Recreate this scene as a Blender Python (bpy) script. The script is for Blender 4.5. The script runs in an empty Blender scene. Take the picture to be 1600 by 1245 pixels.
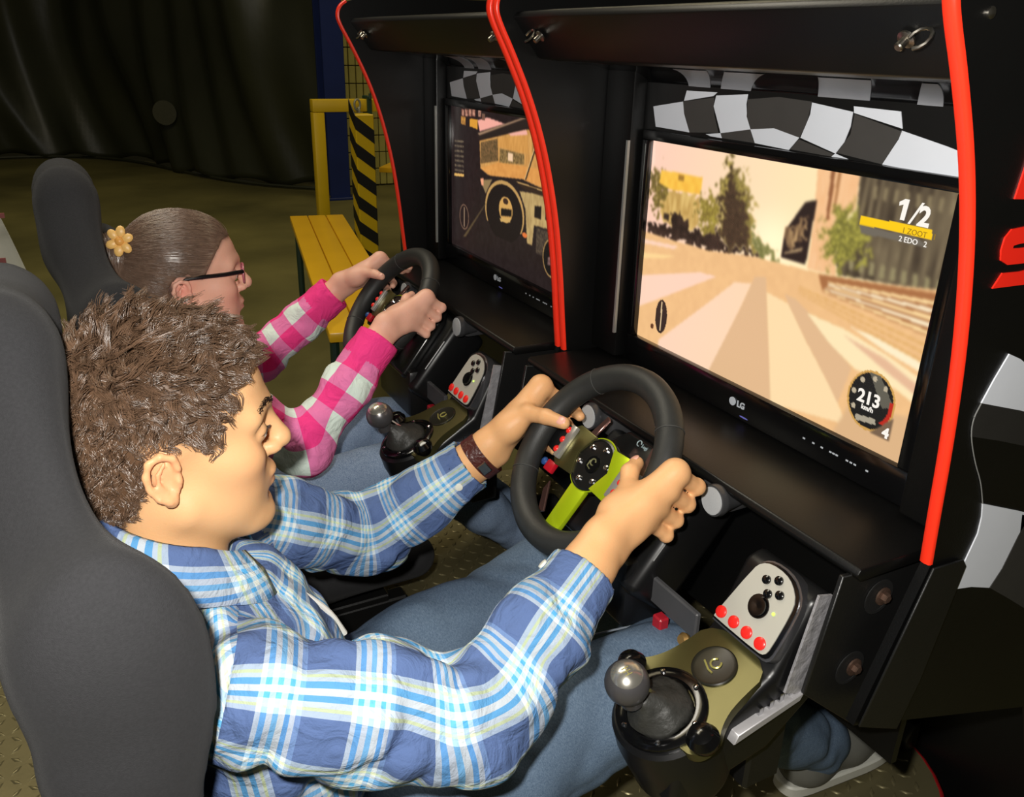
import bpy, bmesh, math, random
import numpy as np
from mathutils import Matrix, Vector
random.seed(7); rng = np.random.default_rng(7)
scene = bpy.context.scene
C = scene.collection
EYE = 1.20                       # eye height over the hall floor; shapes below are written relative to eye level
OFF = np.array([0, 0, EYE])
D = 0.742                        # spacing of the two simulators

# ---------------------------------------------------------------- camera
cd = bpy.data.cameras.new('camera'); cam = bpy.data.objects.new('camera', cd); C.objects.link(cam)
cd.sensor_width = 36; cd.lens = 1320 / 1600 * 36; cd.clip_start = .02; cd.clip_end = 60
right = Vector((.88340639, -.46802222, .02341712)); up = Vector((.16185021, .35163087, .92204135)); back = right.cross(up)
CAMP = Vector((0, -.80838, EYE))
m = Matrix((right, up, back)).transposed().to_4x4(); m.translation = CAMP
cam.matrix_world = m
scene.camera = cam
# ---------------------------------------------------------------- world, lamps, exposure
scene.view_settings.view_transform = 'Standard'; scene.view_settings.look = 'None'
scene.view_settings.exposure = 0; scene.view_settings.gamma = 1; scene.view_settings.use_curve_mapping = False
w = bpy.data.worlds.new('hall_gloom'); scene.world = w; w.use_nodes = True
bg = w.node_tree.nodes['Background']; bg.inputs[0].default_value = (1, .93, .72, 1); bg.inputs[1].default_value = .035
fl = bpy.data.lights.new('camera_flash', 'POINT'); fl.energy = 54; fl.shadow_soft_size = .014; fl.color = (1, .965, .90)
flo = bpy.data.objects.new('camera_flash', fl); C.objects.link(flo)
flo.location = CAMP + up * .045 - right * .05 - back * .015
hl = bpy.data.lights.new('hall_fill', 'AREA'); hl.shape = 'RECTANGLE'; hl.size = 2.5; hl.size_y = 2.5; hl.energy = 60; hl.color = (1, .86, .55)
hlo = bpy.data.objects.new('hall_fill', hl); C.objects.link(hlo); hlo.location = (-.6, 2.6, 4.6)
girl_fill = bpy.data.lights.new('hall_fill', 'AREA'); girl_fill.shape = 'RECTANGLE'; girl_fill.size = 1.6; girl_fill.size_y = .5; girl_fill.energy = 24; girl_fill.color = (1, .95, .86)  # unseen soft fill, added overhead to brighten the girl's side
girl_fill_o = bpy.data.objects.new('hall_fill', girl_fill); C.objects.link(girl_fill_o); girl_fill_o.location = (-.15, 1.35, 3.1)
hl2 = bpy.data.lights.new('hall_fill', 'AREA'); hl2.shape = 'RECTANGLE'; hl2.size = 1.5; hl2.size_y = 1.5; hl2.energy = 40; hl2.color = (1, .86, .55)
hlo2 = bpy.data.objects.new('hall_fill', hl2); C.objects.link(hlo2); hlo2.location = (3.2, 3.9, 4.4)

# ---------------------------------------------------------------- materials
def lin(c):
    c = np.array(c, float) / 255.
    return tuple(np.where(c <= .04045, c / 12.92, ((c + .055) / 1.055) ** 2.4))
MATS = {}
def mat(name, rgb, rough=.5, metal=0., spec=.5, var=.12, vs=30., bump=0., bs=200., coat=0., sheen=0., emit=None, es=1.):
    if name in MATS: return MATS[name]
    m = bpy.data.materials.new(name); m.use_nodes = True; nt = m.node_tree; N = nt.nodes; L = nt.links
    b = N['Principled BSDF']; c = lin(rgb)
    tc = N.new('ShaderNodeTexCoord')
    if var > 0:
        nz = N.new('ShaderNodeTexNoise'); nz.inputs['Scale'].default_value = vs; nz.inputs['Detail'].default_value = 4
        L.new(tc.outputs['Object'], nz.inputs['Vector'])
        mx = N.new('ShaderNodeMix'); mx.data_type = 'RGBA'
        mx.inputs[6].default_value = (*[max(0, x * (1 - var)) for x in c], 1); mx.inputs[7].default_value = (*[min(1, x * (1 + var)) for x in c], 1)
        L.new(nz.outputs['Fac'], mx.inputs[0]); L.new(mx.outputs[2], b.inputs['Base Color'])
    else: b.inputs['Base Color'].default_value = (*c, 1)
    b.inputs['Roughness'].default_value = rough; b.inputs['Metallic'].default_value = metal
    b.inputs['Specular IOR Level'].default_value = spec; b.inputs['Coat Weight'].default_value = coat
    b.inputs['Coat Roughness'].default_value = .08
    if sheen: b.inputs['Sheen Weight'].default_value = sheen; b.inputs['Sheen Roughness'].default_value = .4
    if bump > 0:
        n2 = N.new('ShaderNodeTexNoise'); n2.inputs['Scale'].default_value = bs; n2.inputs['Detail'].default_value = 3
        L.new(tc.outputs['Object'], n2.inputs['Vector'])
        bp = N.new('ShaderNodeBump'); bp.inputs['Strength'].default_value = bump; bp.inputs['Distance'].default_value = .004
        L.new(n2.outputs['Fac'], bp.inputs['Height']); L.new(bp.outputs[0], b.inputs['Normal'])
    if emit is not None:
        b.inputs['Emission Color'].default_value = (*lin(emit), 1); b.inputs['Emission Strength'].default_value = es
    MATS[name] = m
    return m
def colmat(name, rough=.5, spec=.5, emission=0., sss=0., bump=0., bs=300.):
    """material that takes its colour from the mesh's 'Col' attribute"""
    m = bpy.data.materials.new(name); m.use_nodes = True; nt = m.node_tree; N = nt.nodes; L = nt.links
    b = N['Principled BSDF']; at = N.new('ShaderNodeAttribute'); at.attribute_name = 'Col'
    b.inputs['Roughness'].default_value = rough; b.inputs['Specular IOR Level'].default_value = spec
    if emission:
        b.inputs['Base Color'].default_value = (.01, .01, .01, 1)
        L.new(at.outputs['Color'], b.inputs['Emission Color']); b.inputs['Emission Strength'].default_value = emission
    else: L.new(at.outputs['Color'], b.inputs['Base Color'])
    if sss: b.inputs['Subsurface Weight'].default_value = sss; b.inputs['Subsurface Radius'].default_value = (.008, .003, .0015); b.inputs['Subsurface Scale'].default_value = 1
    if bump:
        tc = N.new('ShaderNodeTexCoord'); n2 = N.new('ShaderNodeTexNoise'); n2.inputs['Scale'].default_value = bs; n2.inputs['Detail'].default_value = 4
        L.new(tc.outputs['Object'], n2.inputs['Vector'])
        bp = N.new('ShaderNodeBump'); bp.inputs['Strength'].default_value = bump; bp.inputs['Distance'].default_value = .002
        L.new(n2.outputs['Fac'], bp.inputs['Height']); L.new(bp.outputs[0], b.inputs['Normal'])
    return m

# ---------------------------------------------------------------- shape helpers: every shape is (verts array, face list)
def A(v): return np.array(v, float)
def join(*gs):
    vs, fs, n = [], [], 0
    for v, f in gs:
        vs.append(A(v)); fs += [tuple(i + n for i in q) for q in f]; n += len(v)
    return np.concatenate(vs), fs
def tf(g, R=None, t=(0, 0, 0)):
    v = A(g[0])
    if R is not None: v = v @ A(R).T
    return v + A(t), g[1]
def box(x0, x1, y0, y1, z0, z1):
    v = [(x, y, z) for x in (x0, x1) for y in (y0, y1) for z in (z0, z1)]
    return A(v), [(0, 1, 3, 2), (4, 6, 7, 5), (0, 4, 5, 1), (2, 3, 7, 6), (0, 2, 6, 4), (1, 5, 7, 3)]
def cbox(c, s, R=None):
    g = box(-s[0] / 2, s[0] / 2, -s[1] / 2, s[1] / 2, -s[2] / 2, s[2] / 2)
    return tf(g, R, c)
def bev(g, wd, seg=2, ang=30):
    bm = bmesh.new(); vs = [bm.verts.new(p) for p in g[0]]
    for f in g[1]:
        try: bm.faces.new([vs[i] for i in f])
        except ValueError: pass
    bmesh.ops.recalc_face_normals(bm, faces=bm.faces)
    es = [e for e in bm.edges if len(e.link_faces) == 2 and e.calc_face_angle(0) > math.radians(ang)]
    bmesh.ops.bevel(bm, geom=es, offset=wd, segments=seg, affect='EDGES', profile=.5)
    bm.verts.index_update(); out = (A([v.co[:] for v in bm.verts]), [tuple(v.index for v in f.verts) for f in bm.faces]); bm.free()
    return out
def prism(poly, a0, a1, axis='y'):
    """closed 2d polygon extruded along an axis: 'y' takes (x,z), 'x' takes (y,z), 'z' takes (x,y)"""
    n = len(poly)
    def P(p, a): return {'y': (p[0], a, p[1]), 'x': (a, p[0], p[1]), 'z': (p[0], p[1], a)}[axis]
    v = [P(p, a0) for p in poly] + [P(p, a1) for p in poly]
    f = [tuple(range(n)), tuple(range(2 * n - 1, n - 1, -1))] + [(i, i + n, (i + 1) % n + n, (i + 1) % n) for i in range(n)]
    return A(v), f
def nz(v): v = A(v); return v / max(1e-9, np.linalg.norm(v))
def frames(p, closed=False):
    p = A(p); n = len(p)
    t = np.roll(p, -1, 0) - np.roll(p, 1, 0)
    if not closed: t[0] = p[1] - p[0]; t[-1] = p[-1] - p[-2]
    t /= np.linalg.norm(t, axis=1)[:, None]
    u = np.zeros_like(p); a = A((0, 0, 1)) if abs(t[0][2]) < .9 else A((1, 0, 0))
    u[0] = nz(np.cross(a, t[0]))
    for i in range(1, n): u[i] = nz(u[i - 1] - t[i] * (u[i - 1] @ t[i]))
    return t, u, np.cross(t, u)
def tube(p, r, n=10, closed=False, sq=1.):
    p = A(p); t, u, w_ = frames(p, closed); k = len(p); r = np.broadcast_to(r, (k,))
    a = np.arange(n) * 2 * math.pi / n
    v = (p[:, None] + r[:, None, None] * (np.cos(a)[None, :, None] * u[:, None] + sq * np.sin(a)[None, :, None] * w_[:, None])).reshape(-1, 3)
    f = [(i * n + j, i * n + (j + 1) % n, ((i + 1) % k) * n + (j + 1) % n, ((i + 1) % k) * n + j) for i in range(k if closed else k - 1) for j in range(n)]
    if not closed: f += [tuple(range(n - 1, -1, -1)), tuple((k - 1) * n + j for j in range(n))]
    return v, f
def lathe(prof, n=24, o=(0, 0, 0), ax=(0, 0, 1)):
    """profile of (radius, height) turned about an axis through o"""
    ax = nz(ax); u = nz(np.cross((0, 0, 1) if abs(ax[2]) < .9 else (1, 0, 0), ax)); w_ = np.cross(ax, u); o = A(o)
    a = np.arange(n) * 2 * math.pi / n; v = []
    for r, h in prof:
        for x in a: v.append(o + ax * h + r * (math.cos(x) * u + math.sin(x) * w_))
    k = len(prof)
    f = [(i * n + j, i * n + (j + 1) % n, (i + 1) * n + (j + 1) % n, (i + 1) * n + j) for i in range(k - 1) for j in range(n)]
    f += [tuple(range(n - 1, -1, -1)), tuple((k - 1) * n + j for j in range(n))]
    return A(v), f
def ball(c, r, n=16, R=None):
    r = np.broadcast_to(A(r), (3,))
    g = lathe([(math.sin(x) if 0 < i < n // 2 else 1e-4, -math.cos(x)) for i, x in enumerate(np.linspace(0, math.pi, n // 2 + 1))], n)
    return tf((g[0] * r, g[1]), R, c)
def arc(c, e1, e2, r, a0, a1, n):
    return [A(c) + r * (math.cos(a) * A(e1) + math.sin(a) * A(e2)) for a in np.linspace(a0, a1, n)]
def loft(rings, caps=True, closed=True):
    n = len(rings[0]); k = len(rings); v = np.concatenate([A(r) for r in rings])
    f = [(i * n + j, i * n + (j + 1) % n, (i + 1) * n + (j + 1) % n, (i + 1) * n + j) for i in range(k - 1) for j in range(n if closed else n - 1)]
    if caps: f += [tuple(range(n - 1, -1, -1)), tuple((k - 1) * n + j for j in range(n))]
    return v, f
def rrect(w_, h_, r, n=5):
    pts = []
    for cx, cy, a in ((w_ / 2 - r, h_ / 2 - r, 0), (-w_ / 2 + r, h_ / 2 - r, 90), (-w_ / 2 + r, -h_ / 2 + r, 180), (w_ / 2 - r, -h_ / 2 + r, 270)):
        for i in range(n): b = math.radians(a + 90 * i / (n - 1)); pts.append((cx + r * math.cos(b), cy + r * math.sin(b)))
    return pts
def smooth_poly(p, it=3, closed=False):
    p = A(p)
    for _ in range(it):
        q = np.roll(p, -1, 0); a, b = .75 * p + .25 * q, .25 * p + .75 * q
        r = np.empty((2 * len(p), p.shape[1])); r[0::2] = a; r[1::2] = b
        p = r if closed else np.concatenate([p[:1], r[:-2], p[-1:]])
    return p

# ---------------------------------------------------------------- objects
LOC = {}
def meshdata(name, g, smooth=True, ang=35, uv=None, col=None):
    v, f = g; me = bpy.data.meshes.new(name)
    if isinstance(f, np.ndarray):
        nf, k = f.shape
        me.vertices.add(len(v)); me.vertices.foreach_set('co', np.asarray(v, np.float32).ravel())
        me.loops.add(nf * k); me.loops.foreach_set('vertex_index', f.astype(np.int32).ravel())
        me.polygons.add(nf); me.polygons.foreach_set('loop_start', np.arange(nf, dtype=np.int32) * k)
        me.update(calc_edges=True)
    else:
        me.from_pydata([tuple(p) for p in v], [], f); me.update()
        bm = bmesh.new(); bm.from_mesh(me); bmesh.ops.recalc_face_normals(bm, faces=bm.faces); bm.to_mesh(me); bm.free()
    if smooth:
        me.polygons.foreach_set('use_smooth', np.ones(len(me.polygons), bool))
        if ang < 180: me.set_sharp_from_angle(angle=math.radians(ang))
    if uv is not None:
        l = me.uv_layers.new(name='UVMap'); l.data.foreach_set('uv', np.asarray(uv, np.float32).ravel())
    if col is not None:
        a = me.color_attributes.new('Col', 'FLOAT_COLOR', 'POINT'); cc = np.ones((len(v), 4), np.float32); cc[:, :3] = col; a.data.foreach_set('color', cc.ravel())
    return me
def tag(o, label=None, cat=None, group=None, kind=None):
    if label: o['label'] = label
    if cat: o['category'] = cat
    if group: o['group'] = group
    if kind: o['kind'] = kind
    return o
def thing(name, label, cat, loc, group=None):
    o = bpy.data.objects.new(name, None); C.objects.link(o); o.empty_display_size = .05
    o.location = A(loc) + OFF; LOC[o.name] = A(loc)
    return tag(o, label, cat, group)
def part(parent, name, g, mt, label=None, **kw):
    base = LOC[parent.name]
    me = meshdata(name, (A(g[0]) - base, g[1]), **kw); me.materials.append(mt)
    o = bpy.data.objects.new(name, me); C.objects.link(o); o.parent = parent; LOC[o.name] = base
    if label: o['label'] = label
    return o
def solo(name, g, mt, label, cat, loc=None, group=None, kind=None, **kw):
    loc = A(loc) if loc is not None else A([*(g[0][:, :2].min(0) + g[0][:, :2].max(0)) / 2, g[0][:, 2].min()])
    me = meshdata(name, (A(g[0]) - loc, g[1]), **kw); me.materials.append(mt)
    o = bpy.data.objects.new(name, me); C.objects.link(o); o.location = loc + OFF; LOC[o.name] = loc
    return tag(o, label, cat, group, kind)
def copy_tree(o, parent=None):
    c = o.copy(); C.objects.link(c); c.parent = parent
    for ch in list(o.children): copy_tree(ch, c)
    return c
def text_geo(s, size, o, ex, ey, depth=.0006, shear=0., bold=0.):
    """flat lettering lying in the plane of ex, ey with its lower left corner at o"""
    cu = bpy.data.curves.new('t', 'FONT'); cu.body = s; cu.size = size; cu.shear = shear; cu.extrude = depth; cu.offset = bold; cu.resolution_u = 3
    ob = bpy.data.objects.new('t', cu); C.objects.link(ob); bpy.context.view_layer.update()
    me = bpy.data.meshes.new_from_object(ob.evaluated_get(bpy.context.evaluated_depsgraph_get()))
    v = A([q.co[:] for q in me.vertices]); f = [tuple(p.vertices) for p in me.polygons]
    bpy.data.objects.remove(ob); bpy.data.curves.remove(cu); bpy.data.meshes.remove(me)
    ex, ey = A(ex), A(ey); n = np.cross(ex, ey)
    return A(o) + v[:, :1] * ex + v[:, 1:2] * ey + v[:, 2:3] * n, f
# ---------------------------------------------------------------- smooth bodies: signed distance shapes meshed with surface nets
def cap(a, b, r1, r2=None, k=.012): return ('c', A(a), A(b), r1, r1 if r2 is None else r2, k, 1)
def elp(c, r, R=None, k=.012): return ('e', A(c), A(r), np.eye(3) if R is None else A(R), None, k, 1)
def cut(p): return (*p[:6], -1)
def pdist(q, P):
    if q[0] == 'c':
        a, b = q[1].astype(np.float32), q[2].astype(np.float32); ba = b - a; d = P - a
        t = np.clip((d @ ba) / max(1e-9, float(ba @ ba)), 0, 1)
        return np.sqrt(((d - t[..., None] * ba) ** 2).sum(-1)) - (q[3] + (q[4] - q[3]) * t)
    d = (P - q[1].astype(np.float32)) @ q[3].astype(np.float32)      # columns of R are the local axes
    r = q[2].astype(np.float32); k0 = np.sqrt(((d / r) ** 2).sum(-1)) + 1e-6; k1 = np.sqrt(((d / (r * r)) ** 2).sum(-1)) + 1e-6
    return k0 * (k0 - 1) / k1
def smin(a, b, k): h = np.maximum(k - np.abs(a - b), 0) / k; return np.minimum(a, b) - h * h * k * .25
def mesh_sdf(prims, h, post=None, lap=1):
    lo = np.full(3, 1e9); hi = -lo
    for q in prims:
        if q[6] < 0: continue
        for p in ((q[1], q[2]) if q[0] == 'c' else (q[1],)):
            r = max(q[3], q[4]) if q[0] == 'c' else q[2].max()
            lo = np.minimum(lo, p - r); hi = np.maximum(hi, p + r)
    b = 8 * h; lo -= b; n = np.ceil((hi + b - lo) / b).astype(int)
    I = np.stack(np.meshgrid(*[np.arange(x) for x in n], indexing='ij'), -1).reshape(-1, 3)
    ctr = (lo + (I + .5) * b).astype(np.float32); brad = b * .87
    tot = np.full(len(ctr), .2, np.float32); ds = []
    for q in prims:
        d = pdist(q, ctr); ds.append(d)
        tot = smin(tot, d, q[5]) if q[6] > 0 else -smin(-tot, d, q[5])
    keep = np.abs(tot) < brad * 1.7 + .012
    I = I[keep]; ds = [d[keep] for d in ds]; nb = len(I)
    o = np.stack(np.meshgrid(*[np.arange(9)] * 3, indexing='ij'), -1)
    P = (lo + (I[:, None, None, None] * 8 + o) * h).astype(np.float32)
    V = np.full(P.shape[:-1], .2, np.float32)
    for q, d in zip(prims, ds):
        s = np.nonzero(d < brad * 2.8 + q[5] + .012)[0]
        if not len(s): continue
        e = pdist(q, P[s]); V[s] = smin(V[s], e, q[5]) if q[6] > 0 else -smin(-V[s], e, q[5])
    if post is not None: V = post(P, V)
    ins = V < 0
    cs = [(x, y, z) for x in (0, 1) for y in (0, 1) for z in (0, 1)]
    cnt = sum(ins[:, x:x + 8, y:y + 8, z:z + 8].astype(np.int8) for x, y, z in cs)
    B, X, Y, Z = np.nonzero((cnt > 0) & (cnt < 8))
    val = np.stack([V[B, X + x, Y + y, Z + z] for x, y, z in cs], 1)
    acc = np.zeros((len(B), 3)); num = np.zeros(len(B))
    for i, a in enumerate(cs):
        for j, c in enumerate(cs):
            if j > i and sum(abs(a[t] - c[t]) for t in range(3)) == 1:
                mth = (val[:, i] < 0) != (val[:, j] < 0); t = val[:, i] / (val[:, i] - val[:, j] + 1e-12)
                pt = A(a) + t[:, None] * (A(c) - A(a)); acc += np.where(mth[:, None], pt, 0); num += mth
    cell = I[B] * 8 + np.stack([X, Y, Z], 1); vert = lo + (cell + acc / num[:, None]) * h
    S = int(n.max() * 8 + 10); key = (cell[:, 0] * S + cell[:, 1]) * S + cell[:, 2]
    o_ = np.argsort(key); ks = key[o_]
    F = []
    for ax in range(3):
        i1 = {0: 4, 1: 2, 2: 1}[ax]; s0 = val[:, 0] < 0; s1 = val[:, i1] < 0
        e = np.nonzero(s0 != s1)[0]; u, w_ = (ax + 1) % 3, (ax + 2) % 3
        idx = []; ok = np.ones(len(e), bool)
        for du, dw in ((0, 0), (-1, 0), (-1, -1), (0, -1)):
            cc = cell[e].copy(); cc[:, u] += du; cc[:, w_] += dw
            kk = (cc[:, 0] * S + cc[:, 1]) * S + cc[:, 2]
            p = np.clip(np.searchsorted(ks, kk), 0, len(ks) - 1); ok &= ks[p] == kk; idx.append(o_[p])
        q = np.stack(idx, 1); q = np.where(s0[e][:, None], q, q[:, ::-1]); F.append(q[ok])
    F = np.concatenate(F)
    for _ in range(lap):
        s = np.zeros_like(vert); c_ = np.zeros(len(vert))
        for k in range(4):
            np.add.at(s, F[:, k], vert[F[:, (k + 1) % 4]]); np.add.at(s, F[:, k], vert[F[:, (k + 3) % 4]]); np.add.at(c_, F[:, k], 2)
        vert = .5 * vert + .5 * s / np.maximum(c_, 1)[:, None]
    return vert, F
def vnormals(v, F):
    fn = np.cross(v[F[:, 2]] - v[F[:, 0]], v[F[:, 3]] - v[F[:, 1]]); n = np.zeros_like(v)
    for k in range(4): np.add.at(n, F[:, k], fn)
    return n / (np.linalg.norm(n, axis=1)[:, None] + 1e-12)
def strands(root, dirs, nseg=6, r=.00045, n=3):
    """dirs: (N, nseg, 3) step vectors; returns one mesh of tapering strands"""
    N = len(root); p = np.concatenate([root[:, None], root[:, None] + np.cumsum(dirs, 1)], 1); k = nseg + 1
    t = dirs[:, [0, *range(nseg)]]; t = t / (np.linalg.norm(t, axis=2)[..., None] + 1e-9)
    a = np.array([.31, .52, .79]); u = np.cross(t, a); u /= np.linalg.norm(u, axis=2)[..., None] + 1e-9; w_ = np.cross(t, u)
    rr = (r * np.linspace(1, .25, k))[None, :, None]
    rings = [p + rr * (math.cos(x) * u + math.sin(x) * w_) for x in np.arange(n) * 2 * math.pi / n]
    v = np.stack(rings, 2).reshape(-1, 3)
    base = (np.arange(N) * k * n)[:, None, None]; i = np.arange(nseg)[None, :, None] * n; j = np.arange(n)[None, None]
    q = np.stack([base + i + j, base + i + (j + 1) % n, base + i + n + (j + 1) % n, base + i + n + j], -1).reshape(-1, 4)
    return v, q
# ---------------------------------------------------------------- common materials
BLK = mat('black_laminate', (10, 10, 10), .38, spec=.4, var=.25, vs=14, bump=.05, bs=500)
BLKG = mat('black_gloss', (10, 10, 11), .13, spec=.6, var=.15)
BLKM = mat('black_steel', (17, 17, 17), .42, metal=.0, spec=.6, var=.3, vs=20, bump=.06, bs=300)
PLA = mat('black_plastic', (17, 17, 18), .36, var=.1, vs=60)
RED = mat('red_edging', (250, 52, 28), .34, spec=.6, var=.05)
STEEL = mat('bolt_steel', (170, 165, 155), .3, metal=1, var=.2)
CHROME = mat('chrome', (215, 215, 218), .16, metal=1, var=.05)
ALU = mat('aluminium_strip', (170, 172, 168), .4, metal=.6, var=.1)
# ---------------------------------------------------------------- the hall
def mat_floor():
    m = mat('hall_concrete', (98, 92, 50), .75, spec=.3, var=.0, bump=.15, bs=40)
    nt = m.node_tree; N = nt.nodes; L = nt.links; b = N['Principled BSDF']
    tc = N.new('ShaderNodeTexCoord'); a = N.new('ShaderNodeTexNoise'); a.inputs['Scale'].default_value = 1.1; a.inputs['Detail'].default_value = 8
    r = N.new('ShaderNodeValToRGB'); r.color_ramp.elements[0].position = .3; r.color_ramp.elements[0].color = (*lin((82, 78, 42)), 1)
    r.color_ramp.elements[1].position = .7; r.color_ramp.elements[1].color = (*lin((122, 115, 66)), 1)
    L.new(tc.outputs['Object'], a.inputs['Vector']); L.new(a.outputs['Fac'], r.inputs[0]); L.new(r.outputs[0], b.inputs['Base Color'])
    return m
fl_o = solo('floor', box(-6, 9, -5, 12, -1.24, -1.20), mat_floor(), 'worn olive concrete floor of the hall', 'floor', loc=(0, 0, -1.2), kind='structure')
YB = mat('glazed_brick', (176, 166, 88), .45, var=.2, vs=9); GROUT = mat('dark_mortar', (84, 78, 44), .9)
wl = solo('wall_back', box(2.15, 7.0, 6.62, 6.8, -1.2, 3.0), GROUT, 'wall of upright yellow glazed bricks with dark joints', 'wall', kind='structure')
bw, bh = .062, .142
bme = meshdata('brick', bev(box(-bw / 2 + .004, bw / 2 - .004, -.02, .02, -bh / 2 + .004, bh / 2 - .004), .003, 1)); bme.materials.append(YB)
for r in range(15):
    for c in range(16):
        o = bpy.data.objects.new('brick', bme); C.objects.link(o); o.parent = wl
        o.location = A((2.21 + c * bw, 6.612 + .003 * random.random(), -1.12 + r * bh)) - LOC[wl.name]
# dark tarpaulin
u = np.linspace(0, 1, 150); vv = np.linspace(0, 1, 60)
base = smooth_poly([(-2.6, 9.3), (-.9, 9.4), (.1, 9.5), (.75, 9.0), (1.17, 7.75), (1.55, 6.95), (2.16, 6.42)], 3)
s_ = np.concatenate([[0], np.cumsum(np.linalg.norm(np.diff(base, axis=0), axis=1))]); s_ /= s_[-1]
bx_ = np.interp(u, s_, base[:, 0]); by_ = np.interp(u, s_, base[:, 1])
U, Vv = np.meshgrid(u, vv, indexing='ij')
fold = .10 * np.sin(U * 27 + 2.6 * np.sin(Vv * 2.1 + U * 5) + 1.4 * np.sin(U * 13)) * (.35 + .65 * Vv) + .03 * np.sin(U * 83 + Vv * 7 + 2 * np.sin(Vv * 5)) + .06 * np.sin(Vv * 8 + U * 19) * (1 - Vv)
tx = np.gradient(bx_); ty = np.gradient(by_); tl = np.hypot(tx, ty)
X = bx_[:, None] - (ty / tl)[:, None] * -fold; Y = by_[:, None] + (tx / tl)[:, None] * -fold
Zt = -1.195 + Vv * 3.1 + .05 * (1 - Vv) * np.sin(U * 31) ** 2
gv = np.stack([X, Y, Zt], -1).reshape(-1, 3)
idx = np.arange(150 * 60).reshape(150, 60); gf = np.stack([idx[:-1, :-1], idx[1:, :-1], idx[1:, 1:], idx[:-1, 1:]], -1).reshape(-1, 4)
TARP = mat('black_tarpaulin', (50, 52, 36), .34, spec=.5, var=.5, vs=1.5, bump=.5, bs=6)
th = thing('tarpaulin', 'black shiny tarpaulin hanging in folds at the back of the hall', 'tarpaulin', (.6, 8.2, -1.2))
ts_ = part(th, 'sheet', (gv, gf), TARP, ang=180)
sm_ = ts_.modifiers.new('thick', 'SOLIDIFY'); sm_.thickness = .006
part(th, 'hem', tube(np.stack([bx_, by_, np.full(150, -1.18)], 1)[::3] + A((0, -.05, 0)), .014, 6), TARP)
pt = lathe([(.11, 0), (.11, .006), (.001, .006)], 24, (1.03, 7.99, -.66), (-.45, -.89, 0)); part(th, 'patch', pt, mat('tarp_patch', (74, 74, 58), .55, bump=.3, bs=60))
# blue steel column, barrier, striped post
BLUE = mat('blue_steel_paint', (22, 38, 92), .4, var=.25, vs=5)
cl = thing('steel_column', 'dark blue painted steel column beside the tarpaulin', 'column', (2.06, 6.1, -1.2))
prof = [(-.085, -.1), (.085, -.1), (.085, -.075), (.012, -.075), (.012, .075), (.085, .075), (.085, .1), (-.085, .1), (-.085, .075), (-.012, .075), (-.012, -.075), (-.085, -.075)]
part(cl, 'beam', bev(prism([(2.06 + a, 6.1 + b) for a, b in prof], -1.19, 2.6, 'z'), .004, 1), BLUE)
part(cl, 'base_plate', bev(box(1.93, 2.19, 5.96, 6.24, -1.2, -1.18), .003, 1), BLUE)
for sx in (-.1, .1):
    for sy in (-.11, .11): part(cl, 'anchor_bolt', lathe([(.014, 0), (.014, .02), (.006, .022)], 6, (2.06 + sx, 6.1 + sy, -1.18)), STEEL)
YEL = mat('yellow_paint', (214, 178, 20), .42, var=.12, vs=6)
br = thing('safety_barrier', 'yellow painted square-tube barrier behind the wooden bench', 'barrier', (1.40, 4.2, -1.2))
part(br, 'post', bev(box(1.372, 1.438, 4.17, 4.235, -1.19, -.383), .005, 2), YEL)
part(br, 'rail', bev(box(1.372, 2.60, 4.17, 4.235, -.382, -.313), .005, 2), YEL)
part(br, 'post', bev(box(2.54, 2.60, 4.17, 4.235, -1.19, -.383), .005, 2), YEL)
for xx in (1.405, 2.57): part(br, 'foot_plate', bev(box(xx - .075, xx + .075, 4.13, 4.275, -1.2, -1.188), .003, 1), YEL)
part(br, 'rail_clamp', join(bev(box(1.69, 1.716, 4.15, 4.25, -.40, -.295), .004, 1), tube([(1.703, 4.145, -.31), (1.703, 4.145, -.28)], .008, 8)), mat('green_steel', (34, 62, 44), .45))
# chain hanging from the rail
ch = thing('chain', 'dull galvanised chain hanging from the yellow barrier rail', 'chain', (1.62, 4.13, -.40))
ring = [(.017 * math.cos(a) * (1 if abs(math.sin(a)) < .99 else 1), 0, .030 * math.sin(a)) for a in np.linspace(0, 2 * math.pi, 14)[:-1]]
for i in range(12):
    g = tube(ring, .0065, 6, True)
    if i % 2: g = tf(g, [(0, -1, 0), (1, 0, 0), (0, 0, 1)])
    part(ch, 'link', tf(g, None, (1.62 + .006 * math.sin(i), 4.13, -.34 - i * .046)), mat('galvanised', (150, 150, 130), .5, metal=.5, var=.3, vs=40))
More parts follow.
